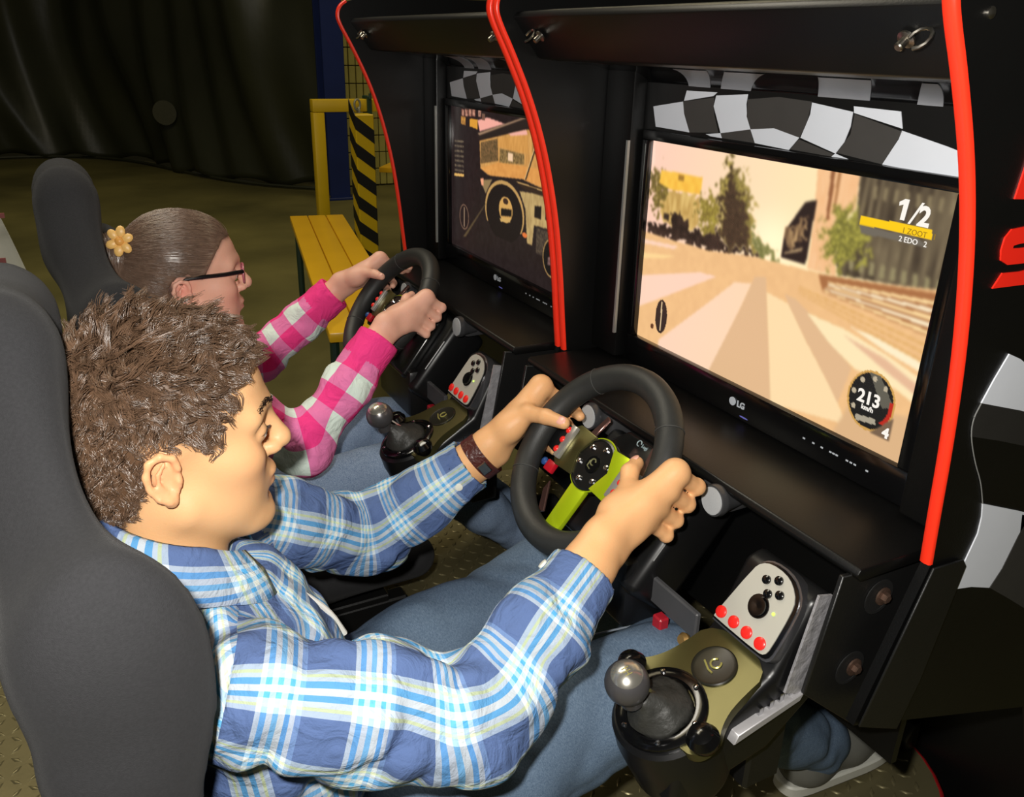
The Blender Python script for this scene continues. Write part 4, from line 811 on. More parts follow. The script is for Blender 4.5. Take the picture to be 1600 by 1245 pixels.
# ---------------------------------------------------------------- people
def head_axes(yaw, pitch, roll=0.):
    y, p, r = np.radians((yaw, pitch, roll))
    f = A((math.cos(y) * math.cos(p), math.sin(y) * math.cos(p), math.sin(p))); l = A((-math.sin(y), math.cos(y), 0)); u = np.cross(f, l)
    l, u = math.cos(r) * l + math.sin(r) * u, math.cos(r) * u - math.sin(r) * l
    return np.stack([f, l, u], 1)
def head_prims(O, R, s, fem=False):
    O = A(O); W = lambda a, b, c: O + R @ (A((a, b, c)) * s)
    def e(c, r, k=.012, rot=None): return elp(W(*c), A(r) * s, R if rot is None else R @ rot, k * s)
    def c_(a, b, r1, r2, k=.012): return cap(W(*a), W(*b), r1 * s, r2 * s, k * s)
    P = [e((-.004, 0, .045), (.097, .076, .086)), e((.048, 0, .048), (.049, .061, .052), .03), e((.042, 0, -.03), (.051, .053, .070), .03),
         e((-.045, 0, -.01), (.05, .058, .06), .04)]
    P.append(c_((.086, -.008, -.090), (.086, .008, -.090), .0180 if not fem else .016, .0185 if not fem else .016, .022))
    for q in (-1, 1):
        P += [c_((.012, q * .052, -.050), (.068, q * .022, -.088), .019, .018, .03), e((.060, q * .045, -.008), (.030, .022, .022), .025), e((.056, q * .028, -.045), (.030, .024, .030), .03)]
        P.append(c_((.080, q * .048, .036), (.096, q * .012, .037), .010, .0105, .016))
    for q in (-1, 1): P.append(cut(e((.107, q * .034, .016), (.019, .019, .0145), .016)))
    P.append(c_((.093, 0, .034), (.116, 0, -.006), .0080, .0098, .012)); P.append(e((.116, 0, -.012), (.0112, .0105, .0100), .008))
    for q in (-1, 1): P += [e((.105, q * .0115, -.0165), (.0105, .0065, .0078), .006), cut(e((.1125, q * .006, -.0245), (.005, .0030, .0035), .003))]
    P += [e((.083, 0, -.046), (.021, .026, .022), .016), e((.1010, 0, -.0435), (.0090, .020, .0055), .005), e((.0990, 0, -.0565), (.0095, .0175, .0064), .005), cut(c_((.110, -.022, -.0495), (.110, .022, -.0495), .0032, .0032, .004)), cut(e((.108, 0, -.0685), (.010, .022, .0055), .010))]
    for q in (-1, 1):
        P.append(e((.0835, q * .0335, .0155), (.0142, .0150, .0128), .004))
        P.append(cut(c_((.1, q * .024, .0125), (.095, q * .045, .0125), .0018, .0018, .003)))
    # ears
    for q in (-1, 1):
        er = A([(.93, q * .33, .18), (-q * .30, .94, q * .10), (-.20, -q * .03, .98)]).T; z = .76
        E_ = lambda x, o, h: (-.004 + x * z, q * (.0745 + o * z), -.001 + h * z)
        P.append(e(E_(-.002, 0, 0), (.0135, .0060, .0225), .008, er))
        hx = [(.012, .012), (.007, .028), (-.008, .034), (-.022, .026), (-.027, .008), (-.023, -.010), (-.014, -.024), (-.003, -.030)]
        pts = [E_(x, .008 + (.005 if x < 0 else .001), h) for x, h in hx]
        for a, b in zip(pts[:-1], pts[1:]): P.append(c_(a, b, .0036, .0036, .004))
        P.append(e(E_(.000, .006, -.033), (.0072, .0050, .0080), .006))
        P.append(cut(e(E_(.002, .0135, -.005), (.0068, .0066, .0100), .005))); P.append(cut(c_(E_(-.008, .0155, .020), E_(-.016, .0165, -.006), .0030, .0030, .004)))
        P.append(e(E_(.011, .006, -.005), (.0040, .0036, .0060), .004))
        ah = [E_(-.004, .009, .022), E_(-.0125, .011, .008), E_(-.0125, .011, -.008), E_(-.004, .009, -.020)]
        for a, b in zip(ah[:-1], ah[1:]): P.append(c_(a, b, .0024, .0024, .003))
    return P
def frame_at(phi, side, y):
    a = math.radians(phi); O = math.sin(a) * E1 + math.cos(a) * E2; T = -(math.cos(a) * E1 - math.sin(a) * E2) * side
    return WC + .1185 * O + A((0, y, 0)), O, T
def hand_prims(phi, side, y, wrist, thumb, s=1., curl=1., spread=0., idx_ext=0.):
    """grip on the wheel rim; joints given as (outward, towards driver, along rim) offsets from the rim centre"""
    P0, O, T = frame_at(phi, side, y); W = lambda v: P0 + v[0] * O + v[1] * NN + v[2] * T
    P = []; tips = []
    wr = W(wrist); mc = []
    rad = ((.0100, .0092, .0084, .0072), (.0102, .0094, .0086, .0074), (.0097, .0088, .0080, .0070), (.0086, .0078, .0070, .0062))
    for i, t in enumerate((.034, .0118, -.0102, -.0300)):
        t *= s; d = .0015 * (i == 1) - .003 * (i == 3)
        m_ = W(((.0340 + d) * s, (.021 - .002 * i) * s, t)); mc.append(m_)
        px = W((.0325 * s, (-.0240 - .002 * (i == 1)) * s, t * 1.04 + spread * (1.5 - i) * .01)); dx = W((.0045 * s, -.0345 * s, t * .98)); tx = W((-.0185 * s, -.0265 * s, t * .95))
        if i == 0 and idx_ext: px = W((.022 * s, -.036 * s, t + .012 * idx_ext)); dx = W((.004 * s, -.038 * s, t + .026 * idx_ext)); tx = W((-.010 * s, -.032 * s, t + .036 * idx_ext))
        r = [x * s for x in rad[i]]
        P += [cap(m_, px, r[0], r[1], .0065), cap(px, dx, r[1], r[2], .0035), cap(dx, tx, r[2], r[3], .0035)]
        P += [elp(m_, A((.0108, .0108, .0108)) * s * (1 - .06 * i), None, .010), elp(px, A((.0101, .0101, .0101)) * s * (1 - .07 * i), None, .004)]
        tips.append((tx, nz(tx - dx), r[3]))
    pd = nz(sum(mc) / 4 - wr); wd = nz(np.cross(pd, O))
    if wd @ T < 0: wd = -wd
    cp = [wr + wd * x * s + pd * .006 for x in (.015, .006, -.004, -.014)]
    for i in range(4): P.append(cap(cp[i], mc[i], .0150 * s, .0100 * s, .012))
    P.append(cap((mc[0] + mc[1]) / 2 * .6 + wr * .4, (mc[2] + mc[3]) / 2 * .6 + wr * .4, .0135 * s, .0135 * s, .016))
    tc, tm, ti, tt = [W(v) for v in thumb]
    P += [cap(wr + wd * .012 * s, tc, .016 * s, .0165 * s, .016), cap(tc, tm, .0165 * s, .0125 * s, .014), cap(tm, ti, .0118 * s, .0105 * s, .005), cap(ti, tt, .0108 * s, .0085 * s, .004), cap(tc, mc[0], .012 * s, .0105 * s, .018)]
    tips.append((tt, nz(tt - ti), .0088 * s))
    return P, wr, wd, pd, tips
def arm_core(sh, el, wr, wd, pd, s=1.):
    ax = nz(wr - el); w2 = nz(wd - ax * (wd @ ax))
    P = [cap(sh, el, .026 * s, .026 * s, .02), cap(el, el + (wr - el) * .5, .026 * s, .028 * s, .02), cap(el + (wr - el) * .5, wr - ax * .03, .028 * s, .025 * s, .02)]
    for q in (-1, 1): P.append(cap(wr - ax * .045 + w2 * q * .0085 * s, wr + w2 * q * .0105 * s, .0215 * s, .0195 * s, .02))
    return P
def wrinkle(amp, seed, f=60., aniso=None):
    r = np.random.default_rng(seed); ks = r.normal(size=(5, 3)); ks /= np.linalg.norm(ks, axis=1)[:, None]; fs = f * (0.6 + .9 * r.random(5)); ph = r.random(5) * 6
    def fn(P):
        o = 0
        for k, ff, p_ in zip(ks, fs, ph): o = o + (1 - 1.6 * np.abs(np.sin(.5 * (P @ (k * ff).astype(np.float32) + p_ + 1.9 * np.sin(P @ (np.roll(k, 1) * ff * .45).astype(np.float32))))))
        return (o / 2.4 * amp).astype(np.float32)
    return fn
def chain_uv(P, chain, ref):
    """arc length along a bone chain and angle about it, blended softly across the joints"""
    s0 = 0.; ds, us, cs, sn = [], [], [], []
    for a, b in zip(chain[:-1], chain[1:]):
        d = b - a; L_ = np.linalg.norm(d); ax = d / L_; t = (P - a) @ ax; tc = np.clip(t, 0, L_); ds.append(np.linalg.norm(P - a - tc[:, None] * ax, axis=1))
        b1 = nz(ref - ax * (ref @ ax)); b2 = np.cross(ax, b1); q2 = P - a - t[:, None] * ax; an_ = np.arctan2(q2 @ b2, q2 @ b1)
        us.append(s0 + t); cs.append(np.cos(an_)); sn.append(np.sin(an_)); s0 += L_
    ds = np.stack(ds); best = ds.min(0); w_ = np.exp(-(ds - best) / .016); w_ /= w_.sum(0)
    return best, (w_ * np.stack(us)).sum(0), np.arctan2((w_ * np.stack(sn)).sum(0), (w_ * np.stack(cs)).sum(0))
def plaid_uv(v, F, arms, refs, torso_axis, rad=.055, trad=.15):
    for ch_ in arms:                                   # straighten the armhole seam
        bd = nz(ch_[1] - ch_[0]); t_ = (v - ch_[0]) @ bd - .008; nr = (np.abs(t_) < .0026) & (np.linalg.norm(v - ch_[0], axis=1) < .13); v[nr] -= t_[nr, None] * bd
    fc = v[F].mean(1); n = len(F); lab = np.zeros(n, int); dists = []
    o, ax, left, fw = torso_axis
    td = np.linalg.norm(np.stack([(fc - o) @ left / 1.35, (fc - o) @ fw / .95], 1), axis=1) - .125
    td = np.where((fc - o) @ ax > .02, td + ((fc - o) @ ax - .02) * 1.2, td)
    uv = np.zeros((n, 4, 2)); corner = v[F].reshape(-1, 3)
    ang = np.arctan2((corner - o) @ left, (corner - o) @ fw); ang = ang.reshape(n, 4)
    ang = np.where(ang - ang[:, :1] > math.pi, ang - 2 * math.pi, np.where(ang - ang[:, :1] < -math.pi, ang + 2 * math.pi, ang))
    hh = (corner - o) @ ax; uv[..., 0] = (hh + np.maximum(np.abs((corner - o) @ left) - .05, 0) * .85 * np.clip((hh + .02) / .06, 0, 1)).reshape(n, 4); uv[..., 1] = ang * trad
    dd = [chain_uv(fc, ch_, ref)[0] for ch_, ref in zip(arms, refs)]
    for k_, (ch_, ref) in enumerate(zip(arms, refs)):
        bd = nz(ch_[1] - ch_[0]); is_arm = (dd[k_] - .062 < td) & (dd[k_] <= dd[1 - k_]) & ((fc - ch_[0]) @ bd > .008)
        _, U, V = chain_uv(corner, ch_, ref); U = U.reshape(n, 4); V = V.reshape(n, 4)
        V = np.where(V - V[:, :1] > math.pi, V - 2 * math.pi, np.where(V - V[:, :1] < -math.pi, V + 2 * math.pi, V))
        uv[is_arm, :, 0] = U[is_arm]; uv[is_arm, :, 1] = V[is_arm] * rad
    return uv.reshape(-1, 2)
def plaid_mat(name, warp, weft, period, rough=.85, off=(0, 0), mixmode='AVG'):
    """woven check: warp and weft thread colours average where they cross"""
    m = bpy.data.materials.new(name); m.use_nodes = True; nt = m.node_tree; N = nt.nodes; L = nt.links; b = N['Principled BSDF']
    uvn = N.new('ShaderNodeUVMap'); uvn.uv_map = 'UVMap'; sx = N.new('ShaderNodeSeparateXYZ'); L.new(uvn.outputs[0], sx.inputs[0]); outs = []
    for k, (ax, st, o_) in enumerate((('X', warp, off[0]), ('Y', weft, off[1]))):
        d = N.new('ShaderNodeMath'); d.operation = 'MULTIPLY_ADD'; d.inputs[1].default_value = 1 / period; d.inputs[2].default_value = o_ + 20; L.new(sx.outputs[ax], d.inputs[0])
        f = N.new('ShaderNodeMath'); f.operation = 'FRACT'; L.new(d.outputs[0], f.inputs[0])
        r = N.new('ShaderNodeValToRGB'); r.color_ramp.interpolation = 'CONSTANT'; el = r.color_ramp.elements
        while len(el) < len(st): el.new(.5)
        for e_, (p_, c) in zip(el, st): e_.position = p_
        for e_, (p_, c) in zip(sorted(el, key=lambda q: q.position), st): e_.color = (*lin(c), 1)
        L.new(f.outputs[0], r.inputs[0]); outs.append(r.outputs[0])
    mx = N.new('ShaderNodeMix'); mx.data_type = 'RGBA'; mx.inputs[0].default_value = .5
    if mixmode == 'MUL': mx.blend_type = 'MULTIPLY'; mx.inputs[0].default_value = 1.
    L.new(outs[0], mx.inputs[6]); L.new(outs[1], mx.inputs[7])
    tc = N.new('ShaderNodeTexCoord'); nz_ = N.new('ShaderNodeTexNoise'); nz_.inputs['Scale'].default_value = 700; L.new(tc.outputs['Object'], nz_.inputs['Vector'])
    bp = N.new('ShaderNodeBump'); bp.inputs['Strength'].default_value = .25; bp.inputs['Distance'].default_value = .002; L.new(nz_.outputs['Fac'], bp.inputs['Height']); L.new(bp.outputs[0], b.inputs['Normal'])
    nw = N.new('ShaderNodeTexNoise'); nw.inputs['Scale'].default_value = 26; nw.inputs['Detail'].default_value = 3; nw.inputs['Distortion'].default_value = 1.8; L.new(tc.outputs['Object'], nw.inputs['Vector'])
    b2 = N.new('ShaderNodeBump'); b2.inputs['Strength'].default_value = .45; b2.inputs['Distance'].default_value = .014; L.new(nw.outputs['Fac'], b2.inputs['Height']); L.new(bp.outputs[0], b2.inputs['Normal']); L.new(b2.outputs[0], b.inputs['Normal'])
    L.new(mx.outputs[2], b.inputs['Base Color']); b.inputs['Roughness'].default_value = rough; b.inputs['Specular IOR Level'].default_value = .2
    return m
SKIN = colmat('skin', rough=.48, spec=.4, sss=.12, bump=.12, bs=500)
def denim(name, c0, c1):
    m = mat(name, c0, .85, spec=.2, var=0, bump=.5, bs=30); nt = m.node_tree; N = nt.nodes; L = nt.links; b = N['Principled BSDF']
    tc = N.new('ShaderNodeTexCoord'); mp = N.new('ShaderNodeMapping'); mp.inputs['Scale'].default_value = (900, 200, 700); mp.inputs['Rotation'].default_value = (.3, .9, .2)
    n1_ = N.new('ShaderNodeTexNoise'); n1_.inputs['Scale'].default_value = 1.; n1_.inputs['Detail'].default_value = 6
    r = N.new('ShaderNodeValToRGB'); r.color_ramp.elements[0].position = .32; r.color_ramp.elements[0].color = (*lin(c0), 1); r.color_ramp.elements[1].position = .72; r.color_ramp.elements[1].color = (*lin(c1), 1)
    L.new(tc.outputs['Object'], mp.inputs[0]); L.new(mp.outputs[0], n1_.inputs['Vector']); L.new(n1_.outputs['Fac'], r.inputs[0]); L.new(r.outputs[0], b.inputs['Base Color'])
    return m
def collar_geo(c0, tilt, r0, stand, fall, fwd, lft, half=155., point=.03, sxy=(1., 1.), flare=.016):
    """folded shirt collar: stand inside, fall outside, open at the front"""
    rows = []; K = 60; uvs = []
    for i in range(K + 1):
        a = math.radians(-half + 2 * half * i / K); d = -fwd * math.cos(a) * sxy[0] + lft * math.sin(a) * sxy[1]     # a=0 is the nape
        edge = max(0, (abs(a) / math.radians(half) - .72) / .28)
        zz = -tilt * (1 - math.cos(a)) / 2; up_ = A((0, 0, 1))
        b0 = c0 + d * r0 + up_ * zz; top = c0 + d * (r0 - .002) + up_ * (zz + stand * (1 - .35 * edge)); f0 = c0 + d * (r0 + .006) + up_ * (zz + stand * (1 - .35 * edge) - .004)
        f1 = c0 + d * (r0 + flare * .6) + up_ * (zz + stand - fall * .55 - point * edge * .3); f2 = c0 + d * (r0 + flare) + up_ * (zz + stand - fall - point * edge) + fwd * .0 * edge
        rows.append([b0, top, (top + f0) / 2 + up_ * .003, f0, f1, f2]); s = a * r0
        uvs.append([(-.03, s), (0, s), (.002, s), (.004, s), (.024, s), (.045 + point * edge, s)])
    n = 6; v = A(rows).reshape(-1, 3); uvs = A(uvs).reshape(-1, 2)
    f = np.array([(i * n + j, i * n + j + 1, (i + 1) * n + j + 1, (i + 1) * n + j) for i in range(K) for j in range(n - 1)])
    return (v, f), uvs[f].reshape(-1, 2)
def add_eye(body, O, R, s):
    W = lambda a, b, c: A(O) + R @ (A((a, b, c)) * s)
    for q in (-1, 1):
        ey = part(body, 'eyeball', ball(W(.0845, q * .0335, .0148), .0128 * s, 16), mat('eye_white', (232, 226, 216), .15))
        part(ey, 'iris', lathe([(.0055 * s, .0112 * s), (.004 * s, .0126 * s), (.0001, .013 * s)], 14, W(.0845, q * .0335, .0148), R @ nz((1, 0, -.18))), mat('iris_brown', (60, 38, 22), .12))
def sample_hair(v, nrm, O, R, s, hl_a, hl_c, count, seed, ear=True):
    L_ = (v - A(O)) @ R / s; a, b, c = L_.T
    ok = (c > np.interp(a, hl_a, hl_c)) & (np.linalg.norm(L_ - A((0, 0, .03)), axis=1) < .135)
    if ear: ok &= ~((np.abs(b) > .0730) & (a > -.029) & (a < .014) & (c < .030)) 
    idx = np.nonzero(ok)[0]; r = np.random.default_rng(seed); i = r.choice(idx, count)
    return ok, v[i] + r.normal(size=(count, 3)) * .0012, nrm[i], L_[i]
def nail(body, tip, d, up_, r):
    n = nz(up_ - d * (up_ @ d)); w_ = np.cross(n, d); c = tip - d * r * .15 + n * r * .78
    part(body, 'fingernail', ball(c, (r * .95, r * .72, r * .22), 12, np.stack([d, w_, n], 1)), mat('nail', (236, 176, 158), .25))
# ---------------------------------------------------------------- the man in the blue checked shirt
def make_man():
    O = A((.057, .010, -.370)); R = head_axes(-2, -1.5); s = .955
    H = lambda a, b, c: O + R @ (A((a, b, c)) * s)
    shR, shL = A((.100, -.185, -.553)), A((.105, .185, -.545)); elR, elL = A((.278, -.236, -.606)), A((.325, .225, -.672))
    hR, wrR, wdR, pdR, tR = hand_prims(86, 1, 0, (.035, .056, -.078), ((.016, .048, -.040), (.004, .038, -.012), (-.016, .032, .008), (-.026, .020, .022)))
    hL, wrL, wdL, pdL, tL = hand_prims(-88, -1, 0, (.037, .024, -.082), ((.020, .034, -.038), (.004, .033, -.006), (-.030, .031, .006), (-.062, .026, .014)))
    P = head_prims(O, R, s)
    P += [cap(H(-.018, 0, -.02), A((.055, 0, -.55)), .050, .051, .03), cap(A((.06, 0, -.58)), A((.12, 0, -.78)), .055, .08, .03), cap(A((.06, -.03, -.58)), shR, .035, .026, .03), cap(A((.06, .03, -.58)), shL, .035, .026, .03)]
    P += arm_core(shR, elR, wrR, wdR, pdR) + hR + arm_core(shL, elL, wrL, wdL, pdL) + hL
    hip = [A((.165, q * .085, -.868)) for q in (-1, 1)]; kn = [A((.600, -.135, -.752)), A((.610, .140, -.775))]; an = [A((.950, -.115, -1.035)), A((.90, .12, -1.042))]
    for h_, k_, a_ in zip(hip, kn, an): P += [cap(A((.13, 0, -.80)), h_, .08, .075, .04), cap(h_, k_, .065, .045, .03), cap(k_, a_, .045, .034, .02), cap(a_, a_ + A((.06, 0, -.035)), .03, .025, .02)]
    v, F = mesh_sdf(P, .0026, lap=1); n = vnormals(v, F)
    L_ = (v - O) @ R / s; a, b, c = L_.T
    col = np.tile(A(lin((222, 172, 124))), (len(v), 1))
    def tint(mask, rgb, w_): 
        k = (mask * w_)[:, None]; col[:] = col * (1 - k) + A(lin(rgb)) * k
    g_ = lambda ca, cb, cc, r: np.exp(-(((a - ca) / r[0]) ** 2 + ((np.abs(b) - cb) / r[1]) ** 2 + ((c - cc) / r[2]) ** 2))
    tint(g_(.10, 0, -.050, (.012, .019, .0085)), (206, 120, 98), .8); tint(g_(-.008, .082, 0, (.02, .014, .03)), (236, 150, 112), .55); tint(g_(.07, .045, -.015, (.03, .02, .025)), (232, 152, 110), .4)
    hand = (v[:, 0] > .42) & (v[:, 2] > -.62) & (np.linalg.norm(L_, axis=1) > .3); tint(hand.astype(float), (228, 170, 116), .5)
    hla, hlc = [-.14, -.085, -.05, -.030, -.014, .006, .018, .036, .044, .050, .056, .072, .095, .2], [-.078, -.078, -.066, -.030, .026, .030, .026, .014, .016, .048, .072, .084, .090, .094]
    ok, rt, rn, rl = sample_hair(v, n, O, R, s, hla, hlc, 17000, 3)
    tint(blur1(ok, F), (58, 40, 30), .92)
    body = solo('person', (v, F), SKIN, 'man with short brown hair in blue checked shirt and jeans, hands on wheel', 'person', loc=(.2, 0, PT), col=col, ang=180)
    add_eye(body, O, R, s)
    nail(body, *tL[4][:2], NN * .9 + A((.0, -.4, .3)), tL[4][2]); nail(body, *tR[4][:2], NN, tR[4][2])
    # hair
    r = np.random.default_rng(11); cnt = len(rt); top = np.clip((rl[:, 2] - .045) / .05, 0, 1); front_ = np.clip((rl[:, 0] - .04) / .05, 0, 1) * top
    nape = np.clip((-rl[:, 2] - .01) / .06, 0, 1)
    wh = rl - A((-.075, -.005, .105)); fl_ = wh / (np.linalg.norm(wh, axis=1)[:, None] + .02)
    fl_ += A((.15, 0, .1)) * top[:, None] + A((-.10, 0, -.6)) * (1 - top)[:, None] + A((.2, 0, .35)) * front_[:, None] + r.normal(size=(cnt, 3)) * .35
    flw = fl_ @ R.T; nn_ = rn; flw = flw - nn_ * (flw * nn_).sum(1)[:, None]; flw /= np.linalg.norm(flw, axis=1)[:, None] + 1e-6
    ln = (.016 + .020 * top - .011 * front_ - .008 * nape) * (.75 + .5 * r.random(cnt)); seg = 6
    # locks: strands lean on the nearest of a set of guide strands
    ng = 1150; side_ = np.cross(nn_, flw); gi = np.arange(ng); near = np.empty(cnt, int)
    for q in range(0, cnt, 2000): near[q:q + 2000] = ((rl[q:q + 2000, None] - rl[None, :ng]) ** 2).sum(-1).argmin(1)
    ph = r.random(ng) * 6.28; fq = 2.5 + 4 * r.random(ng); am = .5 + .9 * r.random(ng); gd = []; jit = r.normal(size=(ng, 3)) * .28
    for k in range(seg):
        t = k / (seg - 1); wn = (.55 + .40 * top[:ng])[:, None] * (1 - t) ** 1.2 + .12 * top[:ng, None]
        d = nn_[:ng] * (wn + .30 * (np.cos(ph * 1.7 + t * fq) * t)[:, None]) + flw[:ng] * (.35 + .65 * t) + side_[:ng] * (am * np.sin(ph + t * fq) * (.4 + .6 * t))[:, None] + jit
        gd.append(d / np.linalg.norm(d, axis=1)[:, None])
    gd = np.stack(gd, 1) * (ln[:ng] / seg)[:, None, None]; dirs = gd[near] * (ln / ln[:ng][near])[:, None, None] ** .5
    pull = (rt[:ng][near] - rt)[:, None] * (np.array([0, .06, .12, .18, .18, .16])[None, :, None]); dirs = dirs + pull + r.normal(size=dirs.shape) * .00035
    dirs = list(np.moveaxis(dirs, 1, 0))
    HAIRM = mat('brown_hair', (104, 80, 62), .30, spec=.9, var=.45, vs=60)
    part(body, 'hair', strands(rt - nn_ * .001, np.stack(dirs, 1), seg, .00062), HAIRM, 'short wavy brown hair', ang=180)
    BH = mat('brow_hair', (44, 30, 22), .5)
    for q in (-1, 1):
        u_ = (q * b - .012) / .042; bm_ = np.nonzero((u_ > 0) & (u_ < 1) & (a > .06) & (np.abs(c - .0405 - .006 * np.sin(u_ * 2.6)) < .0036 * (1.1 - .6 * u_)))[0]; eb = v[r.choice(bm_, 170)] + r.normal(size=(170, 3)) * .0006
        dd = (R @ A((-.35, q * .9, .22)))[None, None] + r.normal(size=(170, 3, 3)) * .13; dd = dd / np.linalg.norm(dd, axis=2)[..., None]
        part(body, 'eyebrow', strands(eb, dd * .0026, 3, .00045), BH, ang=180)
        ls = A([H(.0975 - .010 * x ** 2, q * (.022 + .025 * x), .0145 + .0035 * math.sin(x * 3.1)) for x in np.linspace(0, 1, 32)])
        dd = np.stack([np.tile(R @ A(w_), (32, 1)) for w_ in ((.8, 0, -.2), (.9, 0, .1), (.8, 0, .4))], 1) * .0020
        part(body, 'eyelashes', strands(ls, dd, 3, .0003), BH, ang=180)
    # shirt
    WP = [(0, (86, 106, 148)), (.52, (196, 208, 214)), (.575, (92, 164, 222)), (.64, (206, 214, 216)), (.70, (112, 182, 226)), (.76, (214, 220, 214)), (.83, (86, 158, 218)), (.885, (206, 214, 218)), (.94, (120, 150, 196))]
    WF = [(0, (78, 99, 146)), (.50, (190, 206, 216)), (.555, (214, 226, 150)), (.59, (206, 220, 226)), (.64, (84, 172, 226)), (.71, (226, 232, 226)), (.78, (84, 172, 226)), (.84, (214, 224, 226)), (.90, (216, 226, 150)), (.935, (188, 204, 220))]
    PL = plaid_mat('blue_check_cotton', WP, WF, .080, off=(.12, .1))
    axR = nz(wrR - elR); axL = nz(wrL - elL); cuR = wrR - axR * .040; cuL = wrL - axL * .034
    def sleeve(sh, el, cu, ax, q):
        return [cap(sh + A((-.01, -.012 * q, 0)), sh * .5 + el * .5, .057, .057, .03), cap(sh * .5 + el * .5, el, .057, .051, .03), cap(el, el * .45 + cu * .55, .051, .049, .025), cap(el * .45 + cu * .55, cu - ax * .035, .048, .041, .02)]
    def cuff(cu, ax): return [cap(cu - ax * .058, cu - ax * .002, .0415, .0395, .004)]
    T_ = [elp((.106, 0, -.655), (.100, .165, .118), None, .05), elp((.128, 0, -.75), (.108, .158, .14), None, .05), elp((.145, 0, -.845), (.112, .168, .085), None, .05), cap((.055, -.05, -.540), shR + A((0, .02, .0)), .030, .048, .05), cap((.055, .05, -.532), shL + A((0, -.02, .006)), .034, .050, .05), cap((.05, 0, -.55), (.09, 0, -.58), .06, .08, .05)]
    S = T_ + sleeve(shR, elR, cuR, axR, -1) + sleeve(shL, elL, cuL, axL, 1)
    wk = wrinkle(.0085, 5, 95); wk2 = wrinkle(.0095, 8, 48)
    def post(Pp, V):
        e1 = np.exp(-((Pp - elR.astype(np.float32)) ** 2).sum(-1) / .012) + np.exp(-((Pp - elL.astype(np.float32)) ** 2).sum(-1) / .012) + np.exp(-((Pp - (shR * .7 + A((.12, -.1, -.62)) * .3).astype(np.float32)) ** 2).sum(-1) / .008)
        V = V + wk(Pp) * (.35 + .9 * np.minimum(e1, 1)) + wk2(Pp) * .55
        # cuffs: band stays smooth, sleeve end is open
        for cu, ax in ((cuR, axR), (cuL, axL)):
            rel = Pp - cu.astype(np.float32); t = rel @ ax.astype(np.float32); rad = np.sqrt(np.maximum((rel ** 2).sum(-1) - t * t, 0)); near = np.sqrt((rel ** 2).sum(-1)) < .11
            end = np.maximum(t, -.2); band = np.maximum(np.maximum(rad - (.0405 + .012 * np.maximum(0, -t - .03)), t), -(t + .060))
            V = np.where(near, np.minimum(np.maximum(V, t), band), V); hole = np.maximum(rad - .034, -(t + .05)); V = np.where(near, np.maximum(V, -hole), V)
        nk = np.sqrt(((Pp - A((.050, 0, -.47)).astype(np.float32)) ** 2 * np.float32(1)).sum(-1)) - .072
        V = np.maximum(V, -nk)
        # open neckline down the breast bone
        return V
    sv_, sF = mesh_sdf(S, .0042, post, lap=2)
    tor = (A((.10, 0, -.60)), nz((-.12, 0, 1)), A((0, 1, 0)), nz((1, 0, .12)))
    refR = A((0, .3, 1.)); refL = A((0, -.3, 1.))
    uv = plaid_uv(sv_, sF, [(shR + nz(shR - elR) * .05, elR, wrR), (shL + nz(shL - elL) * .05, elL, wrL)], [refR, refL], tor)
    shirt = part(body, 'shirt', (sv_, sF), PL, 'blue, white and yellow checked long-sleeved shirt', ang=180, uv=uv)
    for cu, ax, wd_ in ((cuR, axR, wdR), (cuL, axL, wdL)):
        e1_ = nz(np.cross(ax, (0, 0, 1))); e2_ = np.cross(ax, e1_)
        bc = cu - ax * .025 + (nz(-e2_ * .6 - e1_ * .6 if ax is axR else e1_) * .0415); part(shirt, 'cuff_button', lathe([(.0055, -.001), (.0055, .0015), (.004, .002)], 12, bc, nz(bc - cu + ax * .025)), mat('shirt_button', (226, 226, 214), .35))
    (cv, cf), cuv = collar_geo(A((.054, 0, -.470)), .040, .064, .042, .048, nz((1, 0, -.1)), A((0, 1, 0)), 148, .016, (1.06, 1.0), .030)
    co = part(shirt, 'collar', (cv, cf), PL, 'turned-down shirt collar', ang=180, uv=cuv + A((.02, .04))); md = co.modifiers.new('t', 'SOLIDIFY'); md.thickness = .0022
    part(shirt, 'placket_piping', tube(smooth_poly([(.126, -.034, -.520), (.162, -.032, -.548), (.196, -.028, -.588), (.214, -.024, -.630)], 2), .0034, 8), mat('white_piping', (232, 230, 224), .6))
    part(shirt, 'placket', bev(prism([(.150, -.54), (.158, -.535), (.2085, -.65), (.2265, -.75), (.219, -.752), (.2, -.652)], -.012, .014, 'y'), .002, 2), mat('placket_blue', (52, 74, 150), .85))
    # jeans
    JP = [elp((.15, 0, -.875), (.125, .172, .085), None, .04)]
    for h_, k_, a_ in zip(hip, kn, an): JP += [cap(h_, h_ * .5 + k_ * .5, .094, .084, .04), cap(h_ * .5 + k_ * .5, k_, .083, .069, .03), cap(k_, k_ * .45 + a_ * .55, .067, .060, .03), cap(k_ * .45 + a_ * .55, a_ + A((.012, 0, -.008)), .058, .052, .02)]
    jw = wrinkle(.0052, 21, 70); jv, jF = mesh_sdf(JP, .0055, lambda Pp, V: V + jw(Pp), lap=2)
    jeans = part(body, 'jeans', (jv, jF), denim('blue_denim', (72, 90, 112), (104, 122, 142)), 'faded blue jeans', ang=180)
    part(jeans, 'seam', tube([h_ + A((.02, 0, 0)) * 0 + A((0, -.0, .094)) * 0 + p for h_, p in [(kn[0], A((-.16, .066, .036))), (kn[0], A((-.08, .064, .044))), (kn[0], A((.0, .058, .040)))]], .0014, 6), mat('seam_stitch', (120, 128, 138), .8))
